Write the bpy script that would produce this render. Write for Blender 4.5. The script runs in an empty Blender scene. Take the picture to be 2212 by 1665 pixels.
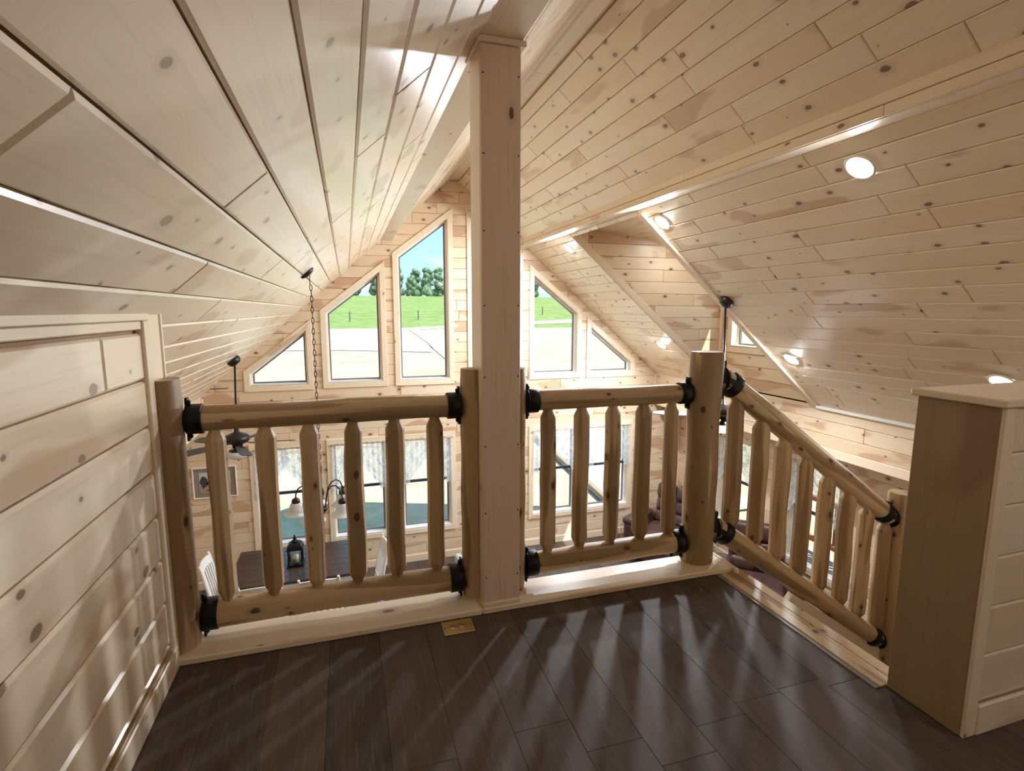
import bpy, bmesh, math, random
from mathutils import Vector, Matrix, noise as mnoise
random.seed(11)
R_ = random.uniform
SC = bpy.context.scene
COL = SC.collection

# ------------------------------------------------------------------ camera
cam = bpy.data.cameras.new('camera'); camo = bpy.data.objects.new('camera', cam); COL.objects.link(camo)
cam.sensor_fit = 'HORIZONTAL'; cam.sensor_width = 36.0
cam.lens = 36.0 * 1148.5 / 2212.0
cam.clip_start = 0.02; cam.clip_end = 2000
YAW, PITCH, ROLL = 0.30008, 0.14006, 0.00078
fwd = Vector((math.sin(YAW)*math.cos(PITCH), math.cos(YAW)*math.cos(PITCH), -math.sin(PITCH)))
rgt = Vector((math.cos(YAW), -math.sin(YAW), 0)); upv = rgt.cross(fwd)
r2 = rgt*math.cos(ROLL) + upv*math.sin(ROLL); u2 = upv*math.cos(ROLL) - rgt*math.sin(ROLL)
M = Matrix((r2, u2, -fwd)).transposed().to_4x4(); M.translation = Vector((0, 0, 1.3))
camo.matrix_world = M
SC.camera = camo

# ------------------------------------------------------------------ world, sun, exposure
SC.view_settings.view_transform = 'Standard'; SC.view_settings.look = 'None'
SC.view_settings.gamma = 1.0; SC.view_settings.use_curve_mapping = False
SC.view_settings.exposure = 1.6
SC.cycles.max_bounces = 14; SC.cycles.diffuse_bounces = 7; SC.cycles.adaptive_threshold = 0.03; SC.cycles.glossy_bounces = 5
SC.cycles.transparent_max_bounces = 24; SC.cycles.sample_clamp_indirect = 6.0
SC.cycles.caustics_reflective = False; SC.cycles.caustics_refractive = False
SKY, SUN = .52, 3.4
w = bpy.data.worlds.new('World'); SC.world = w; w.use_nodes = True
nt = w.node_tree; nt.nodes.clear()
def wn(t, **k):
    n = nt.nodes.new(t)
    for a, b in k.items(): setattr(n, a, b)
    return n
tc = wn('ShaderNodeTexCoord'); sx = wn('ShaderNodeSeparateXYZ'); nt.links.new(tc.outputs['Generated'], sx.inputs[0])
rp = wn('ShaderNodeValToRGB'); nt.links.new(sx.outputs['Z'], rp.inputs[0])
e = rp.color_ramp.elements
e[0].position = 0.0; e[0].color = (0.52, 0.80, 1.0, 1); e[1].position = 0.7; e[1].color = (0.27, 0.54, 0.90, 1)
e2 = rp.color_ramp.elements.new(0.12); e2.color = (0.40, 0.74, 1.0, 1)
e3 = rp.color_ramp.elements.new(0.30); e3.color = (0.33, 0.64, 0.95, 1)
mp = wn('ShaderNodeMapping'); mp.inputs['Scale'].default_value = (3.2, 3.2, 11.0); nt.links.new(tc.outputs['Generated'], mp.inputs[0])
nz = wn('ShaderNodeTexNoise'); nz.inputs['Scale'].default_value = 2.1; nz.inputs['Detail'].default_value = 6; nt.links.new(mp.outputs[0], nz.inputs['Vector'])
cr = wn('ShaderNodeValToRGB'); nt.links.new(nz.outputs[0], cr.inputs[0])
cr.color_ramp.elements[0].position = 0.56; cr.color_ramp.elements[0].color = (0, 0, 0, 1)
cr.color_ramp.elements[1].position = 0.74; cr.color_ramp.elements[1].color = (0.85, 0.85, 0.85, 1)
mx = wn('ShaderNodeMix', data_type='RGBA'); nt.links.new(cr.outputs[0], mx.inputs[0]); nt.links.new(rp.outputs[0], mx.inputs[6])
mx.inputs[7].default_value = (1, 1, 1, 1)
bg = wn('ShaderNodeBackground'); bg.inputs[1].default_value = SKY; nt.links.new(mx.outputs[2], bg.inputs[0])
wo = wn('ShaderNodeOutputWorld'); nt.links.new(bg.outputs[0], wo.inputs[0])
sl = bpy.data.lights.new('sun', 'SUN'); sl.energy = SUN; sl.angle = 0.009; sl.color = (1.0, 0.95, 0.86)
so = bpy.data.objects.new('sun', sl); COL.objects.link(so)
so.rotation_euler = Vector((-2.6, 3.7, -6.3)).to_track_quat('-Z', 'Y').to_euler()
so.location = (8, -12, 30)
LAMP = 600.0      # recessed lamps (emission strength of the lens)

# ------------------------------------------------------------------ materials
def new_mat(name):
    m = bpy.data.materials.new(name); m.use_nodes = True
    m.node_tree.nodes.clear()
    return m, m.node_tree
class NB:
    def __init__(s, nt): s.nt = nt
    def n(s, t, **k):
        x = s.nt.nodes.new(t)
        for a, b in k.items(): setattr(x, a, b)
        return x
    def l(s, a, b): s.nt.links.new(a, b)
    def math(s, op, a, b=None, c=None, clamp=False):
        x = s.n('ShaderNodeMath', operation=op); x.use_clamp = clamp
        for i, v in enumerate((a, b, c)):
            if v is None: continue
            if isinstance(v, (int, float)): x.inputs[i].default_value = v
            else: s.l(v, x.inputs[i])
        return x.outputs[0]
    def ss(s, v, lo, hi):
        x = s.n('ShaderNodeMapRange', interpolation_type='SMOOTHSTEP')
        s.l(v, x.inputs[0])
        for i, q in ((1, lo), (2, hi)):
            if isinstance(q, (int, float)): x.inputs[i].default_value = q
            else: s.l(q, x.inputs[i])
        return x.outputs[0]
    def mix(s, f, a, b, blend='MIX'):
        x = s.n('ShaderNodeMix', data_type='RGBA', blend_type=blend)
        for i, v in ((0, f), (6, a), (7, b)):
            if isinstance(v, (int, float)): x.inputs[i].default_value = v
            elif isinstance(v, tuple): x.inputs[i].default_value = (*v, 1)
            else: s.l(v, x.inputs[i])
        return x.outputs[2]
    def comb(s, x, y, z):
        c = s.n('ShaderNodeCombineXYZ')
        for i, v in enumerate((x, y, z)):
            if isinstance(v, (int, float)): c.inputs[i].default_value = v
            else: s.l(v, c.inputs[i])
        return c.outputs[0]
    def noise(s, vec, scale=1, detail=2, rough=.5, dist=0):
        x = s.n('ShaderNodeTexNoise'); s.l(vec, x.inputs['Vector'])
        x.inputs['Scale'].default_value = scale; x.inputs['Detail'].default_value = detail
        x.inputs['Roughness'].default_value = rough; x.inputs['Distortion'].default_value = dist
        return x.outputs[0]
    def bsdf(s, col, rough=.5, metal=0, spec=.5, bump=None, bstr=.2, bdist=.002, **k):
        b = s.n('ShaderNodeBsdfPrincipled')
        if isinstance(col, tuple): b.inputs['Base Color'].default_value = (*col, 1)
        else: s.l(col, b.inputs['Base Color'])
        if isinstance(rough, (int, float)): b.inputs['Roughness'].default_value = rough
        else: s.l(rough, b.inputs['Roughness'])
        b.inputs['Metallic'].default_value = metal; b.inputs['Specular IOR Level'].default_value = spec
        for a, v in k.items(): b.inputs[a.replace('_', ' ')].default_value = v
        if bump is not None:
            bp = s.n('ShaderNodeBump'); bp.inputs['Strength'].default_value = bstr; bp.inputs['Distance'].default_value = bdist
            s.l(bump, bp.inputs['Height']); s.l(bp.outputs[0], b.inputs['Normal'])
        return b
    def out(s, sh):
        o = s.n('ShaderNodeOutputMaterial'); s.l(sh, o.inputs[0])

def wood(name, light, tan, heart, knot, ku=2.4, kv=5.0, kdens=.62, rough=.32, spec=.5, heart_amt=.60, grain=.22, bstr=.12, spread=1.0, hu=1.1, hv=3.2, hs=.75, coat=0.0, kr=.22):
    m, t = new_mat(name); b = NB(t)
    uv = b.n('ShaderNodeUVMap').outputs[0]; sp = b.n('ShaderNodeSeparateXYZ'); b.l(uv, sp.inputs[0])
    u, v = sp.outputs[0], sp.outputs[1]
    rnd = b.n('ShaderNodeObjectInfo').outputs['Random']
    z = b.math('MULTIPLY', rnd, 97.0)
    # knots
    kx = b.math('MULTIPLY_ADD', u, ku, b.math('MULTIPLY', rnd, 31.7)); ky = b.math('MULTIPLY_ADD', v, kv, b.math('MULTIPLY', rnd, 17.3))
    wob = b.noise(b.comb(b.math('MULTIPLY', u, 14), b.math('MULTIPLY', v, 22), z), 1, 2)
    kx = b.math('ADD', kx, b.math('MULTIPLY', b.math('SUBTRACT', wob, .5), .07)); ky = b.math('ADD', ky, b.math('MULTIPLY', b.math('SUBTRACT', wob, .5), .07))
    vo = b.n('ShaderNodeTexVoronoi', voronoi_dimensions='2D', feature='F1'); vo.inputs['Scale'].default_value = 1.0
    b.l(b.comb(kx, ky, 0), vo.inputs['Vector'])
    cs = b.n('ShaderNodeSeparateColor'); b.l(vo.outputs['Color'], cs.inputs[0])
    rad = b.math('MULTIPLY', b.math('MAXIMUM', b.math('SUBTRACT', cs.outputs[0], kdens), 0.0), kr)
    d = vo.outputs['Distance']
    kn = b.math('SUBTRACT', 1.0, b.ss(d, b.math('MULTIPLY', rad, .72), b.math('ADD', rad, .004)))
    kn = b.math('MULTIPLY', kn, b.math('GREATER_THAN', rad, .012))
    halo = b.math('MULTIPLY', b.math('SUBTRACT', 1.0, b.ss(d, rad, b.math('MULTIPLY_ADD', rad, 2.4, .02))), b.math('GREATER_THAN', rad, .012))
    # grain
    vv = b.math('ADD', v, b.math('MULTIPLY', halo, .012))
    g1 = b.noise(b.comb(b.math('MULTIPLY', u, .9), b.math('MULTIPLY', vv, 8.0), z), 1, 3, .5, .4)
    g2 = b.noise(b.comb(b.math('MULTIPLY', u, 2.2), b.math('MULTIPLY', vv, 70.0), z), 1, 3, .55, .3)
    g3 = b.noise(b.comb(b.math('MULTIPLY', u, hu), b.math('MULTIPLY', vv, hv), b.math('ADD', z, 31.0)), 1, 2)
    base = b.mix(b.math('MULTIPLY', b.ss(b.math('MULTIPLY_ADD', g1, .55, b.math('MULTIPLY', rnd, .45*spread)), .2, .8), 1.0), light, tan)
    base = b.mix(b.math('MULTIPLY', b.ss(g3, heart_amt-.015, heart_amt+.03), hs), base, heart)
    base = b.mix(b.math('MULTIPLY', b.ss(g2, .5, .75), grain), base, tuple(c*.62 for c in tan))
    base = b.mix(b.math('MULTIPLY', halo, .38), base, heart)
    ring = b.math('SINE', b.math('MULTIPLY', d, 260.0))
    kcol = b.mix(b.ss(ring, -.6, .8), tuple(c*.80 for c in knot), knot)
    col = b.mix(b.math('MULTIPLY', kn, .9), base, kcol)
    rg = b.math('MULTIPLY_ADD', g2, .10, rough-.05)
    b.out(b.bsdf(col, rg, spec=spec, bump=b.math('MULTIPLY_ADD', g2, 1.0, b.math('MULTIPLY', g1, 1.5)), bstr=bstr, bdist=.0012, Coat_Weight=coat, Coat_Roughness=.22).outputs[0])
    return m
def plain(name, col, rough=.5, metal=0, spec=.5, noise_scale=None, namt=.15, bstr=0, **k):
    m, t = new_mat(name); b = NB(t); c = col; bump = None
    if noise_scale:
        tcn = b.n('ShaderNodeTexCoord').outputs['Object']
        n = b.noise(tcn, noise_scale, 4, .6)
        c = b.mix(b.ss(n, .3, .7), tuple(x*(1-namt) for x in col), tuple(min(1, x*(1+namt)) for x in col))
        if bstr: bump = n
    b.out(b.bsdf(c, rough, metal, spec, bump=bump, bstr=bstr, **k).outputs[0]); return m
def emit(name, col, s):
    m, t = new_mat(name); b = NB(t); x = b.n('ShaderNodeEmission'); x.inputs[0].default_value = (*col, 1); x.inputs[1].default_value = s
    b.out(x.outputs[0]); return m
def glass(name, tint=(.97, .985, .98), gl=.05):
    m, t = new_mat(name); b = NB(t)
    a = b.n('ShaderNodeBsdfTransparent'); a.inputs[0].default_value = (*tint, 1)
    g = b.n('ShaderNodeBsdfGlossy'); g.inputs['Roughness'].default_value = .02
    x = b.n('ShaderNodeMixShader'); x.inputs[0].default_value = gl; b.l(a.outputs[0], x.inputs[1]); b.l(g.outputs[0], x.inputs[2])
    b.out(x.outputs[0]); return m

L_, T_, H_, K_ = (.855, .74, .57), (.805, .65, .46), (.60, .41, .25), (.20, .12, .075)
PINE = wood('pine_board', L_, T_, H_, K_, ku=4.0, kv=6.4, kdens=.42, rough=.30, spec=.6, coat=.45)
PINE_G = wood('pine_wall_board', (.79, .655, .475), (.73, .56, .375), (.52, .31, .185), (.19, .085, .05), ku=3.4, kv=5.6, kdens=.47, rough=.36, spec=.5, heart_amt=.575)
PINE_T = wood('pine_trim', (.85, .73, .56), (.795, .64, .45), H_, K_, kdens=.70, heart_amt=.68, spread=.6)
PINE_P = wood('pine_post', (.80, .62, .48), (.74, .54, .40), (.56, .36, .25), (.13, .05, .03), kdens=.60, heart_amt=.66, rough=.42)
LOG = wood('peeled_log', (.60, .45, .275), (.445, .30, .155), (.26, .16, .075), (.075, .04, .022), ku=5.2, kv=8.5, kdens=.22, kr=.15, heart_amt=.485, rough=.45, bstr=.25, grain=.3, hu=.75, hv=11, hs=.80)
LOGR = wood('stained_log', (.46, .17, .07), (.35, .11, .05), (.25, .08, .03), (.09, .03, .02), rough=.5)
PINE_E = wood('tan_shaded_end_board', (.40, .31, .19), (.34, .25, .15), (.27, .17, .10), K_, kdens=.72, heart_amt=.60, rough=.5)  # board's own tan, with shade of the dim end face put into the colour
BACK = plain('groove_shadow_wood', (.34, .21, .10), .7)
def vinyl(name, c1, c2, c3, rough=.36):
    m, t = new_mat(name); b = NB(t)
    uv = b.n('ShaderNodeUVMap').outputs[0]; sp = b.n('ShaderNodeSeparateXYZ'); b.l(uv, sp.inputs[0])
    rnd = b.n('ShaderNodeObjectInfo').outputs['Random']; z = b.math('MULTIPLY', rnd, 83.0)
    g1 = b.noise(b.comb(b.math('MULTIPLY', sp.outputs[0], 1.6), b.math('MULTIPLY', sp.outputs[1], 12), z), 1, 4, .6, .6)
    g2 = b.noise(b.comb(b.math('MULTIPLY', sp.outputs[0], 9), b.math('MULTIPLY', sp.outputs[1], 110), z), 1, 3, .6)
    c = b.mix(b.ss(b.math('MULTIPLY_ADD', rnd, .3, b.math('MULTIPLY', g1, .75)), .25, .75), c1, c2)
    c = b.mix(b.math('MULTIPLY', b.ss(g2, .5, .72), .55), c, c3)
    b.out(b.bsdf(c, b.math('MULTIPLY_ADD', g2, .16, rough-.08), spec=.32, bump=g2, bstr=.2, bdist=.001).outputs[0]); return m
VINYL = vinyl('dark_vinyl_plank', (.060, .042, .034), (.105, .078, .064), (.16, .13, .11), .60)
TABLEW = vinyl('dark_table_wood', (.040, .024, .018), (.062, .040, .031), (.09, .062, .05), .28)
DECK = vinyl('grey_deck_board', (.30, .29, .27), (.40, .39, .37), (.22, .21, .2), .7)
WHITE = plain('white_paint', (.84, .84, .82), .35)
VWHITE = plain('white_window_sill', (.80, .82, .84), .35)
SASH = plain('taupe_sash', (.20, .165, .135), .45)
DARKSASH = plain('dark_sash_bar', (.05, .055, .065), .4)
BLACK = plain('black_iron', (.003, .003, .0035), .45, .0, .3)
BRONZE = plain('dark_bronze', (.035, .027, .024), .35, .6, .5)
BLADE_D = plain('dark_fan_blade', (.045, .035, .034), .4)
BLADE_L = plain('pale_fan_blade', (.24, .235, .25), .4)
BRASS = plain('brushed_brass', (.62, .46, .20), .38, .9)
BRASSD = plain('brass_dark', (.10, .07, .03), .5, .6)
STEEL = plain('vinyl_edge_strip', (.22, .20, .19), .45)
LEATHER = plain('brown_leather', (.075, .036, .030), .42, noise_scale=9, namt=.3, bstr=.25)
PIPING = plain('pale_piping', (.30, .22, .17), .5)
GREYF = plain('light_grey_upholstery', (.62, .60, .58), .8, noise_scale=60, namt=.12, bstr=.4)
CANDLE = plain('cream_candle', (.85, .75, .42), .5)
LEAF = plain('lantern_greenery', (.10, .13, .05), .6)
CREAM = plain('cream_flower', (.75, .66, .38), .6)
FROST = None
m, t = new_mat('frosted_glass'); b = NB(t); p = b.bsdf((.86, .88, .88), .35, spec=.5)
tr = b.n('ShaderNodeBsdfTranslucent'); tr.inputs[0].default_value = (.9, .92, .92, 1)
x = b.n('ShaderNodeMixShader'); x.inputs[0].default_value = .45; b.l(p.outputs[0], x.inputs[1]); b.l(tr.outputs[0], x.inputs[2]); b.out(x.outputs[0]); FROST = m
GLOW = emit('lit_amber_glass', (1.0, .72, .36), 1.15)
LENS_L = emit('fill_lens_loft', (.90, .94, 1.0), LAMP*.12)  # lens of the added fill lamp over the loft
LENS_N = emit('led_lens_dim', (.90, .94, 1.0), LAMP*.08)
LENS = emit('led_lens', (.89, .935, 1.0), LAMP)
GLASS = glass('window_glass'); GLASS_S = glass('lantern_glass', gl=.08)
m, t = new_mat('lace'); b = NB(t)
uv = b.n('ShaderNodeUVMap').outputs[0]
vo = b.n('ShaderNodeTexVoronoi', feature='DISTANCE_TO_EDGE'); vo.inputs['Scale'].default_value = 34; b.l(uv, vo.inputs['Vector'])
nn = b.noise(uv, 9, 2)
al = b.math('MAXIMUM', b.math('SUBTRACT', 1.0, b.ss(vo.outputs['Distance'], .03, .10)), b.ss(nn, .50, .58))
al = b.math('MULTIPLY_ADD', al, .50, .38)
d = b.n('ShaderNodeBsdfDiffuse'); d.inputs[0].default_value = (.86, .88, .92, 1)
tr = b.n('ShaderNodeBsdfTranslucent'); tr.inputs[0].default_value = (.86, .88, .92, 1)
tp = b.n('ShaderNodeBsdfTransparent')
x1 = b.n('ShaderNodeMixShader'); x1.inputs[0].default_value = .6; b.l(d.outputs[0], x1.inputs[1]); b.l(tr.outputs[0], x1.inputs[2])
x2 = b.n('ShaderNodeMixShader'); b.l(al, x2.inputs[0]); b.l(tp.outputs[0], x2.inputs[1]); b.l(x1.outputs[0], x2.inputs[2]); b.out(x2.outputs[0]); LACE = m
def ground(name, cols, s1, s2, rough=.9, th=(.42, .60)):
    m, t = new_mat(name); b = NB(t); oc = b.n('ShaderNodeTexCoord').outputs['Object']
    a = b.noise(oc, s1, 5, .6); c = b.noise(oc, s2, 3, .6)
    col = b.mix(b.ss(a, th[0], th[1]), cols[0], cols[1]); col = b.mix(b.math('MULTIPLY', b.ss(c, .4, .7), .6), col, cols[2])
    b.out(b.bsdf(col, rough, spec=.1, bump=c, bstr=.5, bdist=.05).outputs[0]); return m
LAWN = ground('straw_and_grass', ((.40, .355, .255), (.27, .31, .18), (.47, .42, .32)), .30, 3.0, th=(.50, .66))
FIELD = ground('green_field', ((.165, .245, .075), (.235, .29, .105), (.115, .195, .055)), .45, 3.0)
GRAVEL = ground('pale_gravel', ((.62, .61, .58), (.56, .55, .52), (.66, .65, .62)), .5, 9)
BARK = plain('bark', (.12, .09, .07), .9)
CROWN = plain('tree_leaves', (.12, .19, .11), .8, noise_scale=.8, namt=.4)
FPOST = plain('grey_fence_wood', (.11, .10, .095), .9)
EDGE = plain('tan_timber', (.30, .23, .16), .9)
# ------------------------------------------------------------------ mesh helpers
def V(*a): return Vector(a)
class MB:
    def __init__(s): s.v = []; s.f = []; s.uv = []; s.sm = []; s.mi = []
    def face(s, pts, uv=None, smooth=False, mi=0):
        i = len(s.v); s.v += [Vector(p) for p in pts]; s.f.append(tuple(range(i, i+len(pts)))); s.uv.append(uv); s.sm.append(smooth); s.mi.append(mi)
    def grid(s, rows, uvs=None, smooth=True, close=False, mi=0):
        i0 = len(s.v); nr, nc = len(rows), len(rows[0])
        for r in rows: s.v += [Vector(p) for p in r]
        for a in range(nr-1):
            for c in range(nc if close else nc-1):
                c2 = (c+1) % nc
                s.f.append((i0+a*nc+c, i0+a*nc+c2, i0+(a+1)*nc+c2, i0+(a+1)*nc+c)); s.sm.append(smooth); s.mi.append(mi)
                if uvs:
                    w = c+1 if close else c2
                    s.uv.append([uvs(a, c), uvs(a, w), uvs(a+1, w), uvs(a+1, c)])
                else: s.uv.append(None)
    def obox(s, c, ax, ay, az, mi=0):
        c = Vector(c); P = [c+ax*i+ay*j+az*k for i in (-1, 1) for j in (-1, 1) for k in (-1, 1)]
        for q in ((0, 1, 3, 2), (4, 6, 7, 5), (0, 4, 5, 1), (2, 3, 7, 6), (0, 2, 6, 4), (1, 5, 7, 3)): s.face([P[i] for i in q], mi=mi)
        return s
    def box(s, x0, x1, y0, y1, z0, z1, mi=0):
        return s.obox(((x0+x1)/2, (y0+y1)/2, (z0+z1)/2), V((x1-x0)/2, 0, 0), V(0, (y1-y0)/2, 0), V(0, 0, (z1-z0)/2), mi)
    def bar(s, p, q, w, h, up=(0, 0, 1), mi=0):
        p, q = Vector(p), Vector(q); d = (q-p); L = d.length; d.normalize(); up = Vector(up)
        a = d.cross(up)
        if a.length < 1e-4: a = d.cross(V(1, 0, 0))
        a.normalize(); b_ = a.cross(d)
        return s.obox((p+q)/2, d*L/2, a*w/2, b_*h/2, mi)
    def tube(s, pts, rad, n=12, cap=True, jit=0.0, smooth=True, mi=0, seed=0):
        pts = [Vector(p) for p in pts]
        if isinstance(rad, (int, float)): rad = [rad]*len(pts)
        rows = []; u = 0; us = []; ref = None
        for i, p in enumerate(pts):
            d = (pts[min(i+1, len(pts)-1)]-pts[max(i-1, 0)]).normalized()
            if ref is None:
                ref = d.cross(V(0, 0, 1))
                if ref.length < .05: ref = V(1, 0, 0)
            ref = (ref-d*ref.dot(d)).normalized(); bi = d.cross(ref)
            if i: u += (pts[i]-pts[i-1]).length
            us.append(u); row = []
            for k in range(n):
                a = 2*math.pi*k/n; r = rad[i]
                if jit: r *= 1+jit*mnoise.noise(V(math.cos(a)*.8+seed, math.sin(a)*.8, u*4+seed*3))
                row.append(p+ref*math.cos(a)*r+bi*math.sin(a)*r)
            rows.append(row)
        rm = max(rad)
        s.grid(rows, lambda a, c: (us[a], c/n*2*math.pi*rm), smooth, True, mi)
        if cap:
            s.face(rows[0][::-1], [(q.x*0+k*.01, k*.004) for k, q in enumerate(rows[0])], mi=mi); s.face(rows[-1], [(k*.01, k*.004) for k, q in enumerate(rows[-1])], mi=mi)
        return s
    def lathe(s, prof, c=(0, 0, 0), n=20, axis=None, smooth=True, mi=0, cap=False):
        Mx = Matrix.Identity(3) if axis is None else Vector(axis).to_track_quat('Z', 'Y').to_matrix(); c = Vector(c)
        rows = [[c+Mx @ V(r*math.cos(2*math.pi*k/n), r*math.sin(2*math.pi*k/n), z) for k in range(n)] for r, z in prof]
        s.grid(rows, lambda a, q: (a*.05, q*.02), smooth, True, mi)
        if cap: s.face(rows[0][::-1], mi=mi); s.face(rows[-1], mi=mi)
        return s
    def ball(s, c, r, n=10, mi=0, sc=(1, 1, 1)):
        c = Vector(c); rows = []
        for a in range(n//2+1):
            t = math.pi*a/(n//2)
            rows.append([c+V(r*math.sin(t)*math.cos(2*math.pi*k/n)*sc[0], r*math.sin(t)*math.sin(2*math.pi*k/n)*sc[1], r*math.cos(t)*sc[2]) for k in range(n)])
        s.grid(rows, None, True, True, mi); return s
    def build(s, name, mats, parent=None, bevel=0, seg=1, grain=None, off=None, smooth_bevel=False, loc=None):
        me = bpy.data.meshes.new(name)
        vs = s.v if off is None else [p-Vector(off) for p in s.v]
        me.from_pydata([tuple(p) for p in vs], [], s.f)
        mats = mats if isinstance(mats, (list, tuple)) else [mats]
        for m in mats: me.materials.append(m)
        for p, sm, mi in zip(me.polygons, s.sm, s.mi): p.use_smooth = sm; p.material_index = mi
        uvl = me.uv_layers.new(name='UVMap')
        if all(q is not None for q in s.uv):
            k = 0
            for q in s.uv:
                for c in q: uvl.data[k].uv = c; k += 1
        else:
            if bevel or any(q is None for q in s.uv):
                bm = bmesh.new(); bm.from_mesh(me)
                bmesh.ops.remove_doubles(bm, verts=bm.verts, dist=1e-5)
                if bevel:
                    bmesh.ops.recalc_face_normals(bm, faces=bm.faces)
                    ed = [e for e in bm.edges if len(e.link_faces) == 2 and e.calc_face_angle(0) > .5]
                    bmesh.ops.bevel(bm, geom=ed, offset=bevel, segments=seg, profile=.5, affect='EDGES', clamp_overlap=True)
                    if smooth_bevel:
                        for f in bm.faces: f.smooth = True
                g = Vector(grain) if grain is not None else None
                if g is None:
                    xs = [v.co for v in bm.verts]; ext = [max(c[i] for c in xs)-min(c[i] for c in xs) for i in range(3)]
                    g = V(0, 0, 0); g[ext.index(max(ext))] = 1
                ly = bm.loops.layers.uv.active
                off2 = (R_(0, 9), R_(0, 9))
                for f in bm.faces:
                    n = f.normal; tv = n.cross(g)
                    if tv.length < .35:
                        a_ = n.orthogonal().normalized(); b_ = n.cross(a_)
                        for l in f.loops: l[ly].uv = (l.vert.co.dot(a_)*.2+off2[0], l.vert.co.dot(b_)+off2[1])
                    else:
                        tv.normalize()
                        for l in f.loops: l[ly].uv = (l.vert.co.dot(g)+off2[0], l.vert.co.dot(tv)+off2[1])
                bm.to_mesh(me); bm.free()
        me.update()
        o = bpy.data.objects.new(name, me); COL.objects.link(o)
        if parent is not None: o.parent = parent
        if loc is not None: o.location = loc
        return o
def tag(o, label=None, cat=None, group=None, kind=None):
    for k, v in (('label', label), ('category', cat), ('group', group), ('kind', kind)):
        if v: o[k] = v
    return o
def empty(name, loc, label, cat, group=None, rz=0):
    o = bpy.data.objects.new(name, None); COL.objects.link(o); o.location = loc; o.rotation_euler = (0, 0, rz); o.empty_display_size = .1
    return tag(o, label, cat, group)
def copy_tree(o, parent=None):
    c = o.copy(); COL.objects.link(c)
    if parent is not None: c.parent = parent
    for ch in list(o.children): copy_tree(ch, c)
    return c

# ---- planks on a plane: polygon clipping in (u, v)
def clip(poly, a, b_, c, flag=False):         # keep a*u + b*v <= c ; verts carry the flag of the edge that leaves them
    out = []; n = len(poly)
    for i in range(n):
        p, q = poly[i], poly[(i+1) % n]
        dp, dq = a*p[0]+b_*p[1]-c, a*q[0]+b_*q[1]-c
        if dp <= 1e-9:
            out.append(p)
            if dq > 1e-9:
                t = dp/(dp-dq); out.append((p[0]+(q[0]-p[0])*t, p[1]+(q[1]-p[1])*t, flag))
        elif dq <= 1e-9:
            t = dp/(dp-dq); out.append((p[0]+(q[0]-p[0])*t, p[1]+(q[1]-p[1])*t, p[2]))
    # drop doubles
    res = []
    for p in out:
        if not res or abs(p[0]-res[-1][0])+abs(p[1]-res[-1][1]) > 1e-6: res.append(p)
        else: res[-1] = (res[-1][0], res[-1][1], p[2])
    if len(res) > 1 and abs(res[0][0]-res[-1][0])+abs(res[0][1]-res[-1][1]) < 1e-6: res.pop()
    return res if len(res) > 2 else []
def area(p): return .5*sum(p[i][0]*p[(i+1) % len(p)][1]-p[(i+1) % len(p)][0]*p[i][1] for i in range(len(p)))
def subtract(polys, hole):                    # hole convex, CCW
    out = []; n = len(hole)
    for poly in polys:
        rem = poly
        for i in range(n):
            p, q = hole[i], hole[(i+1) % n]; a, b_ = (q[1]-p[1]), -(q[0]-p[0]); c = a*p[0]+b_*p[1]    # inside: a*u+b*v <= c
            o = clip(rem, -a, -b_, -c)
            if o and area(o) > 1e-5: out.append(o)
            rem = clip(rem, a, b_, c)
            if not rem: break
    return out
def offset_poly(poly, d):                     # outward offset of a convex CCW polygon (u, v)
    n = len(poly); L = []
    for i in range(n):
        p, q = poly[i], poly[(i+1) % n]; ex, ey = q[0]-p[0], q[1]-p[1]; l = math.hypot(ex, ey); a, b_ = ey/l, -ex/l
        L.append((a, b_, a*p[0]+b_*p[1]+d))
    out = []
    for i in range(n):
        a1, b1, c1 = L[i-1]; a2, b2, c2 = L[i]; D = a1*b2-a2*b1
        out.append(((c1*b2-c2*b1)/D, (a1*c2-a2*c1)/D))
    return out
class Frame:
    def __init__(s, O, U, Vv, N):
        s.O, s.U, s.V, s.N = Vector(O), Vector(U), Vector(Vv), Vector(N); s.flip = s.U.cross(s.V).dot(s.N) < 0
    def p(s, u, v, n=0): return s.O+s.U*u+s.V*v+s.N*n
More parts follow.
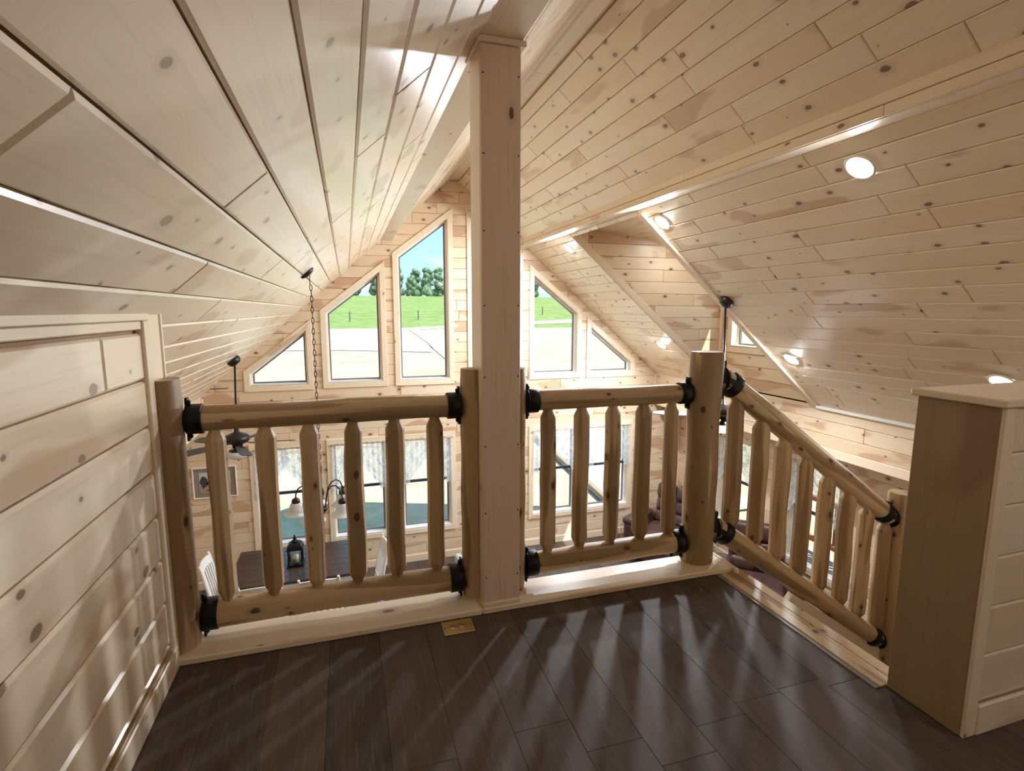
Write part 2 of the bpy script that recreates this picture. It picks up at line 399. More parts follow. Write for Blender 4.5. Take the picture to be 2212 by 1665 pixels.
def plank_mesh(mb, fr, polys, th, ch):
    for poly in polys:
        n = len(poly); inner = []
        if n < 3: continue
        for i in range(n):
            p = poly[i]; d1 = ch if poly[i-1][2] else 0; d2 = ch if p[2] else 0
            a, q = poly[i-1], poly[(i+1) % n]
            e1 = (p[0]-a[0], p[1]-a[1]); e2 = (q[0]-p[0], q[1]-p[1]); l1, l2 = math.hypot(*e1), math.hypot(*e2)
            n1 = (-e1[1]/l1, e1[0]/l1); n2 = (-e2[1]/l2, e2[0]/l2); D = n1[0]*n2[1]-n1[1]*n2[0]
            if abs(D) < .15: inner.append((p[0]+n1[0]*max(d1, d2), p[1]+n1[1]*max(d1, d2)))
            else:
                c1 = n1[0]*p[0]+n1[1]*p[1]+d1; c2 = n2[0]*p[0]+n2[1]*p[1]+d2
                inner.append(((c1*n2[1]-c2*n1[1])/D, (n1[0]*c2-n2[0]*c1)/D))
        f = lambda P: P[::-1] if fr.flip else P
        mb.face(f([fr.p(*q, th) for q in inner]), f([tuple(q) for q in inner]))
        for i in range(n):
            j = (i+1) % n; p, q = poly[i], poly[j]
            if p[2]:
                mb.face(f([fr.p(p[0], p[1], th-ch), fr.p(q[0], q[1], th-ch), fr.p(*inner[j], th), fr.p(*inner[i], th)]), f([p[:2], q[:2], inner[j], inner[i]]))
                hi = th-ch; P, Q = p, q
            else: hi = th; P, Q = inner[i], inner[j]
            mb.face(f([fr.p(P[0], P[1], 0), fr.p(Q[0], Q[1], 0), fr.p(Q[0], Q[1], hi), fr.p(P[0], P[1], hi)]), f([P[:2], Q[:2], Q[:2], P[:2]]))
def plank_run(parent, fr, u0, u1, v0, v1, h, mat, holes=(), cuts=(), name='plank', lmin=1.4, lmax=3.4, phase=0.0, th=.018, gap=.003, ch=.005, joints=None, jgap=None, minarea=.0008):
    k = math.floor((v0-phase)/h); jg = gap if jgap is None else jgap
    while phase+k*h < v1-1e-6:
        a, b_ = max(v0, phase+k*h), min(v1, phase+(k+1)*h)
        if b_-a > .012:
            if joints and k in joints: js = sorted(joints[k])
            else:
                js = []; u = u0+R_(.25, 1)*lmax*.6
                while u < u1-.35: js.append(u); u += R_(lmin, lmax)
            us = [u0]+js+[u1]
            for c0, c1 in zip(us[:-1], us[1:]):
                g0 = jg/2 if c0 > u0 else 0; g1 = jg/2 if c1 < u1 else 0
                polys = [[(c0+g0, a+gap/2, True), (c1-g1, a+gap/2, True), (c1-g1, b_-gap/2, True), (c0+g0, b_-gap/2, True)]]
                for (ca, cb, cc) in cuts: polys = [q for q in (clip(p, ca, cb, cc) for p in polys) if q]
                for hl in holes: polys = subtract(polys, hl)
                polys = [p for p in polys if area(p) > minarea]
                if not polys: continue
                # separate pieces that do not touch into planks of their own
                groups = []
                for p in polys:
                    lo, hi = min(q[0] for q in p), max(q[0] for q in p)
                    hit = [g for g in groups if lo <= g[1]+1e-4 and hi >= g[0]-1e-4]
                    ng = [min([lo]+[g[0] for g in hit]), max([hi]+[g[1] for g in hit]), [p]+[x for g in hit for x in g[2]]]
                    groups = [g for g in groups if g not in hit]+[ng]
                for g in groups:
                    mb = MB(); ro = (R_(0, 60), R_(0, 60)); plank_mesh(mb, fr, g[2], th, ch)
                    mb.uv = [[(x+ro[0], y+ro[1]) for x, y in q] for q in mb.uv]
                    mb.build(name, mat, parent)
        k += 1
def sheet(name, fr, u0, u1, v0, v1, mat, holes=(), cuts=(), kind='structure', n=0.0):
    polys = [[(u0, v0, False), (u1, v0, False), (u1, v1, False), (u0, v1, False)]]
    for (a, b_, c) in cuts: polys = [q for q in (clip(p, a, b_, c) for p in polys) if q]
    for hl in holes: polys = subtract(polys, hl)
    mb = MB()
    for p in polys:
        P = [fr.p(q[0], q[1], n) for q in p]; mb.face(P[::-1] if fr.flip else P, [q[:2] for q in (p[::-1] if fr.flip else p)])
    return tag(mb.build(name, mat), kind=kind)
def board(name, x0, x1, y0, y1, z0, z1, mat, parent=None, bevel=.003, grain=None, off=None):
    return MB().box(x0, x1, y0, y1, z0, z1).build(name, mat, parent, bevel=bevel, grain=grain, off=off)
# ------------------------------------------------------------------ the setting
AX = 1.647
ZL = lambda X: 3.337-.885*(AX-X)
ZR = lambda X: 3.302-.86*(X-AX)
CL, SL = .7489, .6627
CR, SR = .7582, .6520
YG, ZF, YB = 8.268, -2.727, -1.5
XL, XR, XLO, XRO = -1.99, 5.25, -2.5, 5.8
ZS = -.36
FL = Frame((AX, 0, 3.337), (0, 1, 0), (-CL, 0, -SL), (SL, 0, -CL))
FRt = Frame((AX, 0, 3.302), (0, 1, 0), (CR, 0, -SR), (-SR, 0, -CR))
FG = Frame((0, YG, 0), (1, 0, 0), (0, 0, 1), (0, -1, 0))
def FX(X, s): return Frame((X, 0, 0), (0, 1, 0), (0, 0, 1), (s, 0, 0))
vL = lambda X: (AX-X)/CL
vR = lambda X: (X-AX)/CR
tn = [0]
def trim(mb_or_box, mat=None, bevel=.003, name=None, grain=None):
    tn[0] += 1; nm = 'trim_%d' % tn[0]
    mb = mb_or_box if isinstance(mb_or_box, MB) else MB().box(*mb_or_box)
    return tag(mb.build(nm, mat or PINE_T, bevel=bevel, grain=grain), kind='structure')
DORM = [(4.88, 1.60), (6.58, 1.60), (6.58, 6.4), (4.88, 6.4)]
cl = sheet('ceiling_left', FL, YB-.1, YG+.5, 0, vL(-2.9), BACK)
crr = sheet('ceiling_right', FRt, YB-.1, YG+.5, 0, vR(6.2), BACK, holes=[DORM])
JL = {17: [.45, 2.9, 5.3], 16: [2.10, 4.2, 6.4], 15: [.857, 3.2, 5.4], 14: [1.692, 3.75, 6.0], 13: [.2, 4.1, 6.7], 12: [.9, 3.39, 5.8], 11: [2.355, 4.7, 6.9], 10: [1.965, 4.1, 5.9]}
plank_run(cl, FL, YB, YG, .09, vL(XL), .1689, PINE, phase=.103, joints=JL, gap=.005, ch=.0075, jgap=.004)
plank_run(crr, FRt, YB, YG, .09, vR(2.68), .1649, PINE, phase=.0408, lmin=.9, lmax=2.6)
plank_run(crr, FRt, YB, YG, vR(2.82), vR(XR), .1649, PINE, holes=[DORM], phase=.0033, lmin=.9, lmax=2.6, gap=.004, ch=.006)
# gable wall and its windows
GW = [  # glazed openings, corner by corner in (X, z)
    [(-1.338, .232), (-.571, .232), (-.571, 1.010), (-1.338, .405)],
    [(-.281, .240), (.489, .240), (.489, 1.862), (-.281, 1.262)],
    [(.766, .236), (1.517, .236), (1.517, 2.674), (.766, 2.105)],
    [(1.90, .240), (2.65, .240), (2.65, 2.105), (1.90, 2.674)],
    [(2.93, .250), (3.698, .250), (3.698, 1.255), (2.93, 1.862)],
    [(3.957, .245), (4.724, .245), (4.724, .415), (3.957, 1.025)]]
GL = [[(a, -2.17), (b_, -2.17), (b_, -.70), (a, -.70)] for a, b_ in ((-1.338, -.571), (-.281, .489), (.766, 1.517), (1.90, 2.65), (2.93, 3.698), (3.957, 4.724))]
cutsG = [(-.885, 1, 3.337-.885*AX), (.86, 1, 3.302+.86*AX)]
holesB = [offset_poly(p, .002) for p in GW+GL]; holesP = [offset_poly(p, .03) for p in GW+GL]
wf = sheet('wall_front', FG, XLO-.05, XRO+.05, -3.1, 3.4, BACK, holes=holesB, cuts=cutsG)
plank_run(wf, FG, XLO, XRO, ZF, 3.35, .1615, PINE_G, holes=holesP, cuts=cutsG, phase=.0, lmin=.9, lmax=3.0, th=.016)
wn_i = [0]
def window(fr, poly, sash=False, depth=.13, cas=.082, parent_kind='structure', casw=None, frame_mat=None):
    wn_i[0] += 1
    mb = MB(); n = len(poly); pf = lambda q, d: fr.p(q[0], q[1], d)
    o_in = offset_poly(poly, .0)
    for i in range(n):      # jamb lining
        a, b_ = poly[i], poly[(i+1) % n]; o = offset_poly(poly, .014); a2, b2 = o[i], o[(i+1) % n]
        mb.face([pf(a, .03), pf(b_, .03), pf(b_, -depth), pf(a, -depth)])
        mb.face([pf(a2, .03), pf(b2, .03), pf(b_, .03), pf(a, .03)])
    root = tag(mb.build('window_%d' % wn_i[0], PINE_T), kind='structure')
    out = offset_poly(poly, cas)
    for i in range(n):
        j = (i+1) % n; c = MB(); q = [poly[i], poly[j], out[j], out[i]]
        q2 = offset_poly(poly, .006); q = [q2[i], q2[j], out[j], out[i]]
        T = [pf(p, .036) for p in q]; B = [pf(p, .0) for p in q]
        f = (lambda P: P[::-1]) if not fr.flip else (lambda P: P)
        c.face(f(T)); 
        for k in range(4): c.face(f([B[k], B[(k+1) % 4], T[(k+1) % 4], T[k]])[::-1])
        d = (Vector(T[1])-Vector(T[0])).normalized()
        c.build('casing', PINE_T, root, bevel=.003, grain=d)
    # sash frame ring, sill, pane
    def ring(p0, p1, d0, d1, nm, mat):
        m2 = MB()
        for i in range(n):
            j = (i+1) % n
            A, Bq, Cq, D = p0[i], p0[j], p1[j], p1[i]
            m2.face([pf(A, d0), pf(Bq, d0), pf(Cq, d0), pf(D, d0)]); m2.face([pf(D, d0), pf(Cq, d0), pf(Cq, d1), pf(D, d1)])
            m2.face([pf(A, d1), pf(Bq, d1), pf(Cq, d1), pf(D, d1)])
        return m2.build(nm, mat, root)
    i1, i2 = offset_poly(poly, -.022), offset_poly(poly, -.042)
    ring(poly, i1, -.075, -.115, 'window_frame', frame_mat or VWHITE)
    ring(i1, i2, -.085, -.115, 'sash', SASH)
    a, b_ = poly[0], poly[1]
    s = MB()
    P = [pf((a[0], a[1]+.004), .030), pf((b_[0], b_[1]+.004), .030), pf((b_[0], b_[1]+.004), -.075), pf((a[0], a[1]+.004), -.075)]
    Q = [p+fr.V*.012 for p in P]
    s.face(Q); s.face([P[0], P[1], Q[1], Q[0]])
    s.build('window_sill', VWHITE, root)
    g = MB(); g.face([pf(p, -.10) for p in i1]); g.build('pane', GLASS, root)
    if sash:
        zm = (poly[0][1]+poly[2][1])/2+.02
        g = MB(); c = fr.p((poly[0][0]+poly[1][0])/2, zm, -.095)
        g.obox(c, fr.U*((poly[1][0]-poly[0][0])/2-.02), fr.V*.021, fr.N*.014); g.build('sash_bar', DARKSASH, root, bevel=.003)
    return root
for p in GW: window(FG, p)
for p in GL: window(FG, p, sash=True)
# outer side walls (below the eaves)
FRO, FLO, FRI, FLI = FX(XRO, -1), FX(XLO, 1), FX(XR, -1), FX(XL, 1)
RW = [[(6.30, -2.12), (7.10, -2.12), (7.10, -.71), (6.30, -.71)], [(4.87, -2.12), (5.67, -2.12), (5.67, -.71), (4.87, -.71)]]
DW = [[(5.14, .80), (6.32, .80), (6.32, 1.86), (5.14, 1.86)]]
wr = sheet('wall_right', FRO, YB-.05, YG+.05, -3.1, ZS+.02, BACK, holes=[offset_poly(p, .002) for p in RW])
plank_run(wr, FRO, YB, YG-.016, ZF, ZS, .1615, PINE_G, holes=[offset_poly(p, .03) for p in RW], th=.016)
for p in RW: window(FRO, p, sash=True)
wl = sheet('wall_left', FLO, YB-.05, YG+.05, -3.1, ZS+.02, BACK)
plank_run(wl, FLO, YB, YG-.016, ZF, ZS, .1615, PINE_G, th=.016)
wru = sheet('wall_right_upper', FRI, YB-.05, YG+.02, ZS, .24, BACK)
plank_run(wru, FRI, YB, YG-.016, ZS+.10, .215, .1615, PINE_G, phase=.045-.1615, th=.016, lmin=1.6, lmax=3.4)
wlu = sheet('wall_left_upper', FLI, 1.9, YG+.02, ZS, .16, BACK)
plank_run(wlu, FLI, 2.0, YG-.016, ZS+.03, .12, .1615, PINE_G, phase=.02, th=.016)
trim((XR-.022, XR+.03, YB, YG-.02, ZS-.005, ZS+.10)); trim((XL-.03, XL+.022, 2.0, YG-.02, ZS-.005, ZS+.03))
trim((XR-.05, XR-.018, YB, 4.80, .172, .205), WHITE)
for nm, a, b_ in (('ceiling_right_soffit', XR, XRO), ('ceiling_left_soffit', XLO, XL)):
    tag(MB().box(a, b_, YB, YG-.02, ZS, ZS+.03).build(nm, PINE_T, bevel=0), kind='structure')
# dormer
FC = Frame((0, 6.58, 0), (1, 0, 0), (0, 0, 1), (0, -1, 0))
def zdc(X): return 2.40-.10*(X-2.86)
cutsD = [(.10, 1, 2.40+.10*2.86), (-.86, -1, -(3.302+.86*AX)+.03)]
wd = sheet('wall_dormer_far', FC, 2.7, XR+.03, .1, 2.5, BACK, cuts=cutsD)
plank_run(wd, FC, 2.7, XR, .1, 2.45, .1637, PINE_G, cuts=cutsD, phase=2.02-.1637*12, lmin=.6, lmax=1.6, th=.016)
FC2 = Frame((0, 4.88, 0), (1, 0, 0), (0, 0, 1), (0, 1, 0))
sheet('wall_dormer_near', FC2, 2.7, XR+.03, .1, 2.5, PINE_T, cuts=cutsD)
wdf = sheet('wall_dormer_front', FRI, 4.86, 6.60, .14, 2.3, BACK, holes=[offset_poly(DW[0], .002)])
plank_run(wdf, FRI, 4.88, 6.58, .215, 2.3, .1637, PINE_G, holes=[offset_poly(DW[0], .03)], phase=2.02-.1637*12, th=.016)
window(FRI, DW[0])
FDC = Frame((2.78, 0, zdc(2.78)), (0, 1, 0), (.995, 0, -.0995), (-.0995, 0, -.995))
cd = sheet('ceiling_dormer', FDC, 4.85, 6.6, -.1, 2.6, BACK)
plank_run(cd, FDC, 4.88, 6.58, 0, 2.5, .1649, PINE)
def roof_board(fr, ua, ub, va, vb, n0, n1, nm=None):
    mb = MB(); P = [fr.p(u, v, n) for u, v, n in ((ua, va, n0), (ub, va, n0), (ub, vb, n0), (ua, vb, n0), (ua, va, n1), (ub, va, n1), (ub, vb, n1), (ua, vb, n1))]
    for q in ((0, 1, 2, 3), (4, 5, 6, 7), (0, 1, 5, 4), (1, 2, 6, 5), (2, 3, 7, 6), (3, 0, 4, 7)): mb.face([P[i] for i in q])
    g = fr.V if vb-va > ub-ua else fr.U
    return trim(mb, grain=g)
roof_board(FRt, 4.80, 4.885, vR(2.845), vR(XR-.02), .0, .042)
# far edge of the dormer opening: a board on the cheek that follows the slope
mb = MB(); X0, X1 = 2.80, XR-.02
P = [V(X, 6.578-d, ZR(X)-.03+h) for d in (0, .024) for X, h in ((X0, .0), (X1, .0), (X1, .125), (X0, .125))]
for q in ((0, 1, 2, 3), (4, 5, 6, 7), (0, 1, 5, 4), (1, 2, 6, 5), (2, 3, 7, 6), (3, 0, 4, 7)): mb.face([P[i] for i in q])
trim(mb, grain=FRt.V)
trim((XR-.05, XR-.016, 6.51, 6.564, .22, 2.15), grain=(0, 0, 1))
# ridge board and the two boxed purlins
for a, b_ in ((YB, 1.2), (1.2, 4.45), (4.45, YG-.02)): trim((1.548, 1.716, a+.001, b_-.001, 3.249, 3.269))
for a, b_ in ((YB, 1.35), (1.35, 5.1), (5.1, YG-.018)): 
    trim((.52, .69, a+.001, b_-.001, 2.320, 2.342))
trim((.668, .69, YB, YG-.018, 2.343, 2.47))
for a, b_ in ((YB, 2.2), (2.2, 5.3), (5.3, YG-.018)):
    trim((2.671, 2.689, a+.001, b_-.001, 2.288, 2.345)); 
for a, b_ in ((YB, .6), (.6, 3.9), (3.9, YG-.018)): trim((2.666, 2.689, a+.001, b_-.001, 2.348, 2.43))
for a, b_ in ((YB, 3.3), (3.3, YG-.018)): trim((2.690, 2.842, a+.001, b_-.001, 2.284, 2.302))
# corner trims of the gable wall
trim((XRO-.05, XRO-.016, YG-.05, YG-.016, ZF, ZS), grain=(0, 0, 1)); trim((XR-.04, XR-.016, YG-.055, YG-.016, ZS, .17), grain=(0, 0, 1)); trim((XL+.016, XL+.04, YG-.055, YG-.016, ZS, .08), grain=(0, 0, 1))
tag(MB().box(XLO, XRO, YG-.036, YG-.016, ZF, ZF+.115).build('baseboard_front', PINE_T, bevel=.004), kind='structure')
tag(MB().box(XRO-.034, XRO-.016, YB, YG-.04, ZF, ZF+.115).build('baseboard_right', PINE_T, bevel=.004), kind='structure')
# lower floor, loft floor
fl = tag(MB().box(XLO, XRO, YB, YG, ZF-.2, ZF-.012).build('floor_lower', BACK), kind='structure')
plank_run(fl, Frame((0, 0, ZF-.012), (0, 1, 0), (1, 0, 0), (0, 0, 1)), 2.2, YG, XLO, XRO, .186, VINYL, lmin=1.2, lmax=1.9, th=.012, gap=.0015, ch=.001)
mb = MB(); mb.box(XL, 1.735, YB, 2.262, -.26, -.012); mb.box(1.735, 3.9, YB, 1.24, -.26, -.012)
lf = tag(mb.build('floor_loft', BACK), kind='structure')
FF = Frame((0, 0, -.012), (0, 1, 0), (1, 0, 0), (0, 0, 1))
plank_run(lf, FF, YB, 2.08, -.652, 1.702, .186, VINYL, phase=.074, lmin=1.0, lmax=1.25, th=.012, gap=.0008, ch=.0008)
plank_run(lf, FF, YB, 1.232, 1.70, 3.9, .186, VINYL, phase=.074, lmin=1.0, lmax=1.25, th=.012, gap=.0008, ch=.0008)
sheet('wall_back', Frame((0, YB, 0), (1, 0, 0), (0, 0, 1), (0, 1, 0)), XLO-.05, XRO+.05, -3.0, 3.4, PINE_T, cuts=cutsG)
sheet('wall_loft_right', FX(3.9, -1), YB, .997, 0, ZR(3.9), PINE_T)
# sill boards under the railing, stair nosing
trim((-.652, .511, 2.073, 2.266, 0, .028), bevel=.005); trim((.512, 1.80, 2.073, 2.266, 0, .028), bevel=.005)
trim((1.800, 1.822, 2.05, 2.266, -.02, .028), bevel=.004, grain=(0, 1, 0))
trim((1.703, 1.722, 1.232, 2.071, -.006, .004), STEEL, bevel=.001); trim((1.722, 1.796, 1.232, 2.071, -.02, .007), LOG, bevel=.002); trim((1.799, 1.856, 1.232, 2.09, -.024, .006), LOG, bevel=.003)
# stairs going down to the right of the loft
st = empty('staircase', (1.85, 1.72, 0), 'wooden stairs with pine treads going down beside the half wall', 'staircase'); so_ = (1.85, 1.72, 0)
for k in range(5):
    zt = -.187*(k+1); xa = 1.80+.262*k
    MB().box(xa, xa+.29, 1.235, 2.155, zt-.032, zt).build('tread', VINYL, st, bevel=.004, grain=(0, 1, 0), off=so_)
    MB().box(xa-.018, xa, 1.235, 2.155, zt, zt+.15).build('riser', PINE_T, st, off=so_)
MB().box(3.11, 4.3, 1.235, 2.30, -1.155, -1.122).build('landing', VINYL, st, bevel=.004, off=so_)
mb = MB(); xs = (2.315, 3.11); zc = lambda x: -.262-.665*(x-2.315)
P = [V(x, y, z) for y in (2.195, 2.235) for x, z in ((2.300, -.31), (2.33, zc(2.33)), (3.035, zc(3.035)), (3.035, zc(3.035)-.30), (2.42, zc(2.33)-.42))]
mb.face(P[:5]); mb.face(P[5:])
for i in range(5): j = (i+1) % 5; mb.face([P[i], P[j], P[j+5], P[i+5]])
mb.build('stringer', PINE_T, st, bevel=.003, grain=(.83, 0, -.55), off=so_)
# knee wall on the left of the loft
FK = FX(-.668, 1)
wk = sheet('wall_knee', FK, YB, 2.17, 0, 1.30, BACK)
plank_run(wk, FK, YB, 2.045, .098, 1.238, .1585, PINE, phase=.1175, joints={-1: [.4], 0: [-.3], 1: [.1], 2: [-.6], 3: [-.1], 4: [.3], 5: [-.4], 6: [1.742], 7: [0]}, gap=.005, ch=.008, jgap=.004)
trim((-.668, -.640, YB, 2.10, 1.266, 1.302)); trim((-.668, -.647, YB, 2.045, 1.237, 1.265))
trim((-.668, -.640, 2.045, 2.10, 0, 1.265), grain=(0, 0, 1)); trim((-.668, -.645, 2.102, 2.215, 0, 1.303), grain=(0, 0, 1)); trim((-.668, -.640, 2.216, 2.235, 0, 1.303), grain=(0, 0, 1))
tag(MB().box(-.668, -.636, YB, 2.072, 0, .086).build('baseboard_left', PINE_T, bevel=.004), kind='structure')
trim((-.668, -.642, YB, 2.045, .087, .097), LOG, bevel=.002)
sheet('wall_knee_end', Frame((0, 2.17, 0), (1, 0, 0), (0, 0, 1), (0, 1, 0)), XL, -.668, -.26, 1.5, PINE_T, cuts=[(-.885, 1, 3.337-.885*AX)])
# half wall at the head of the stairs
hw = tag(MB().box(1.770, 3.9, 1.013, 1.225, 0, 1.03).build('wall_half', PINE_T), kind='structure')
FH = Frame((0, 1.013, 0), (1, 0, 0), (0, 0, 1), (0, -1, 0))
plank_run(hw, FH, 1.80, 3.9, .10, 1.03, .1585, PINE, phase=.10, lmin=1.0, lmax=1.6, th=.014)
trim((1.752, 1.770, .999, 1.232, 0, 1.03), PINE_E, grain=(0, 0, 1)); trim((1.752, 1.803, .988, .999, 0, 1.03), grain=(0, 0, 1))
trim((1.735, 3.9, .980, 1.245, 1.031, 1.054), bevel=.004)
tag(MB().box(1.803, 3.9, .985, .999, 0, .10).build('baseboard_half_wall', PINE_T, bevel=.004), kind='structure')
# ------------------------------------------------------------------ railing
YR = 2.22
def log_pts(p, q, n, wob, seed): 
    p, q = Vector(p), Vector(q); out = []
    for i in range(n+1):
        t = i/n; c = p.lerp(q, t)
        out.append(c+V(mnoise.noise(V(t*2.2, seed, 0)), mnoise.noise(V(t*2.2, seed, 7)), mnoise.noise(V(t*2.2, seed, 13)))*wob)
    return out
def log_mb(p, q, r, n=14, wob=.006, seed=0, jit=.10, ends=.004, seg=20):
    pts = log_pts(p, q, n, wob, seed); pts[0], pts[-1] = Vector(p), Vector(q)
    rad = [r*(1+.05*mnoise.noise(V(i*.45, seed*1.7, 3))) for i in range(n+1)]
    d = (pts[1]-pts[0]).normalized(); d2 = (pts[-1]-pts[-2]).normalized()
    pts = [pts[0]]+[pts[0]+d*.008]+pts[1:-1]+[pts[-1]-d2*.008, pts[-1]]
    rad = [rad[0]-ends]+[rad[0]]+rad[1:-1]+[rad[-1], rad[-1]-ends]
    return MB().tube(pts, rad, seg, True, jit, True, 0, seed)
def log_post(x, y, z0, z1, r, label, seed, half=None, ry=None):
    o = (x, y, z0)
    if half is None: mb = log_mb((0, 0, 0), (0, 0, z1-z0), r, 16, .008, seed)
    else:
        mb = MB(); rows = []; N = 14; nz_ = 14
        for a in range(nz_+1):
            z = (z1-z0)*a/nz_; rr = r*(1+.06*mnoise.noise(V(a*.4, seed, 5)))*(0.95 if a in (0, nz_) else 1)
            rows.append([V(half*rr*math.sin(math.pi*k/N), -rr*math.cos(math.pi*k/N)*(ry or r*.92)/r, z) for k in range(N+1)])
        mb.grid(rows, lambda a, c: (a*(z1-z0)/nz_, c*.016), True)
        for r0 in (rows[0], rows[-1]): mb.face(r0 if half < 0 else r0[::-1], [(k*.01, k*.003) for k in range(N+1)])
        mb.face([rows[0][0], rows[0][-1], rows[-1][-1], rows[-1][0]], [(0, 0), (0, .1), (1, .1), (1, 0)])
    ob = mb.build('log_post', LOG, loc=o); tag(ob, label, 'post', 'peeled log railing posts'); 
    return ob
log_post(-.644, 2.175, .028, 1.056, .060, 'half log post fixed to the end of the plank knee wall', 1, 1, .074)
log_post(.518, YR, .028, 1.054, .064, 'half log post fixed to the left side of the square timber post', 2, -1)
log_post(.684, YR, .028, 1.050, .064, 'half log post fixed to the right side of the square timber post', 3, 1)
log_post(1.681, 2.20, .028, 1.102, .079, 'thick peeled log corner post where stair rail starts', 4)
log_post(3.112, YR, -1.120, .233, .064, 'log post low on the stairs half hidden by the half wall', 5)
# square timber post
tp = empty('timber_post', (.60, 2.18, .028), 'tall square boxed timber post standing between two half log posts', 'post'); oo = (.60, 2.18, .028)
board('front_board', .520, .682, 2.088, 2.106, .048, 2.296, PINE_P, tp, .003, (0, 0, 1), oo)
board('side_board', .520, .538, 2.107, 2.272, .028, 2.296, PINE_T, tp, .003, (0, 0, 1), oo)
board('side_board', .664, .682, 2.107, 2.272, .028, 2.296, PINE_P, tp, .003, (0, 0, 1), oo)
board('back_board', .539, .663, 2.254, 2.272, .028, 2.296, PINE_P, tp, .003, (0, 0, 1), oo)
board('base_trim', .5185, .6835, 2.079, 2.105, .0285, .0475, PINE_T, tp, .003, (1, 0, 0), oo)
board('cap_plate', .506, .702, 2.076, 2.286, 2.297, 2.3195, PINE_T, tp, .003, (1, 0, 0), oo)
nm_ = MB()
for z in [.16+.29*i for i in range(8)]:
    for x in (.53, .672): nm_.lathe([(.0, -.0012), (.0032, -.0012), (.0032, .0005)], (x, 2.088, z), 8, (0, 1, 0))
nm_.build('nail_heads', BLACK, tp, off=oo)['kind'] = 'stuff'
def bracket(p, d, r, root, off):          # ring collar round the end of a rail, two ears bolted to the post
    p, d = Vector(p), Vector(d).normalized(); mb = MB()
    L = .052; sl_ = abs(d.z) > .3; c0 = p+d*(.034 if sl_ else 0); fx = V(1 if d.x > 0 else -1, 0, 0)
    mb.lathe([(r*.9, 0), (r+.007, 0), (r+.009, .003), (r+.009, L-.003), (r+.006, L), (r*.97, L)], c0, 28, d)
    mb.lathe([(0, -.004), (r+.002, -.004), (r+.010, -.002), (r+.010, .003), (r, .003)], p-fx*(.012 if sl_ else 0), 28, fx)
    if sl_:
        for s in (-1, 1): mb.bar(p-fx*.012+V(0, s*(r+.004), 0), c0+d*.01+V(0, s*(r+.004), 0), .026, .006, (0, 1, 0))
    up = V(0, 0, 1); up = (up-d*up.dot(d)); 
    up = V(0, 0, 1) if abs(d.z) > .3 else up.normalized()
    fl_ = V(1 if d.x > 0 else -1, 0, 0)
    for s in (-1, 1):
        c = p+up*s*(r+.017); mb.obox(c, fl_*.004, V(0, .0135, 0), up*.017)
        mb.lathe([(.0085, 0), (.0085, .006), (.005, .009), (0, .009)], c+fl_*.004, 10, fl_)
    return mb.build('rail_bracket', BLACK, root, off=off)
def baluster_mb(p, q, r, seed):
    p, q = Vector(p), Vector(q); L = (q-p).length; n = 12
    prof = [(0, r*.60), (.012, r*.62), (.040, r*.97), (.045, r)]+[(.045+(L-.090)*i/n, r*(1+.05*mnoise.noise(V(i*.55, seed*2.3, 1)))) for i in range(1, n)]+[(L-.045, r), (L-.040, r*.97), (L-.012, r*.62), (L, r*.60)]
    pts = []; d = (q-p).normalized()
    for (t, rr) in prof:
        k = t/L; w = math.sin(math.pi*k)*.007
        pts.append(p+d*t+V(mnoise.noise(V(k*2, seed, 2)), mnoise.noise(V(k*2, seed, 9)), 0)*w)
    m = MB(); m.tube(pts, [a[1] for a in prof], 10, True, .14, False, 0, seed+20)
    return m
def railing(name_label, x0, x1, zt, zb, rt, rb, xs, base, seed, slope=0.0, grp=None, br=(1, 1)):
    root = empty('log_railing', base, name_label, 'railing', grp); o = base
    Zt = lambda x: zt-slope*(x-x0); Zb = lambda x: zb-slope*(x-x0)
    log_mb((x0, YR, Zt(x0)), (x1, YR, Zt(x1)), rt, 18, .004, seed).build('top_rail', LOG, root, off=o)
    log_mb((x0, YR, Zb(x0)), (x1, YR, Zb(x1)), rb, 18, .004, seed+1).build('bottom_rail', LOG, root, off=o)
    for i, x in enumerate(xs):
        rr = .0375+.003*mnoise.noise(V(i*3.1, seed, 0))
        if slope: rr = .043
        baluster_mb((x+R_(-.004, .004), YR+R_(-.003, .003), Zb(x)+rb*.86), (x+R_(-.003, .003), YR, Zt(x)-rt*.86), rr, seed*10+i).build('baluster', LOG, root, off=o)
    d = V(1, 0, -slope).normalized()
    for (x, dr) in ((x0, d), (x1, -d)):
        for Z, r in ((Zt, rt), (Zb, rb)): bracket((x, YR, Z(x)), dr, r, root, o)
    return root
railing('six baluster peeled log railing between the knee wall and the square post', -.580, .446, .897, .115, .0475, .054, (-.490, -.320, -.159, .007, .172, .338), (-.05, YR, .06), 3, grp='log railings of the loft')
railing('five baluster peeled log railing between square post and corner post', .754, 1.594, .899, .131, .0445, .0510, (.858, 1.024, 1.187, 1.348, 1.51), (1.18, YR, .08), 5, grp='log railings of the loft')
railing('sloping peeled log stair railing with eight balusters', 1.800, 3.022, .964, .182, .0545, .0535, (1.892, 2.054, 2.212, 2.372, 2.537, 2.70, 2.85, 3.005), (2.4, YR, -.3), 8, slope=.711, grp='log railings of the loft')
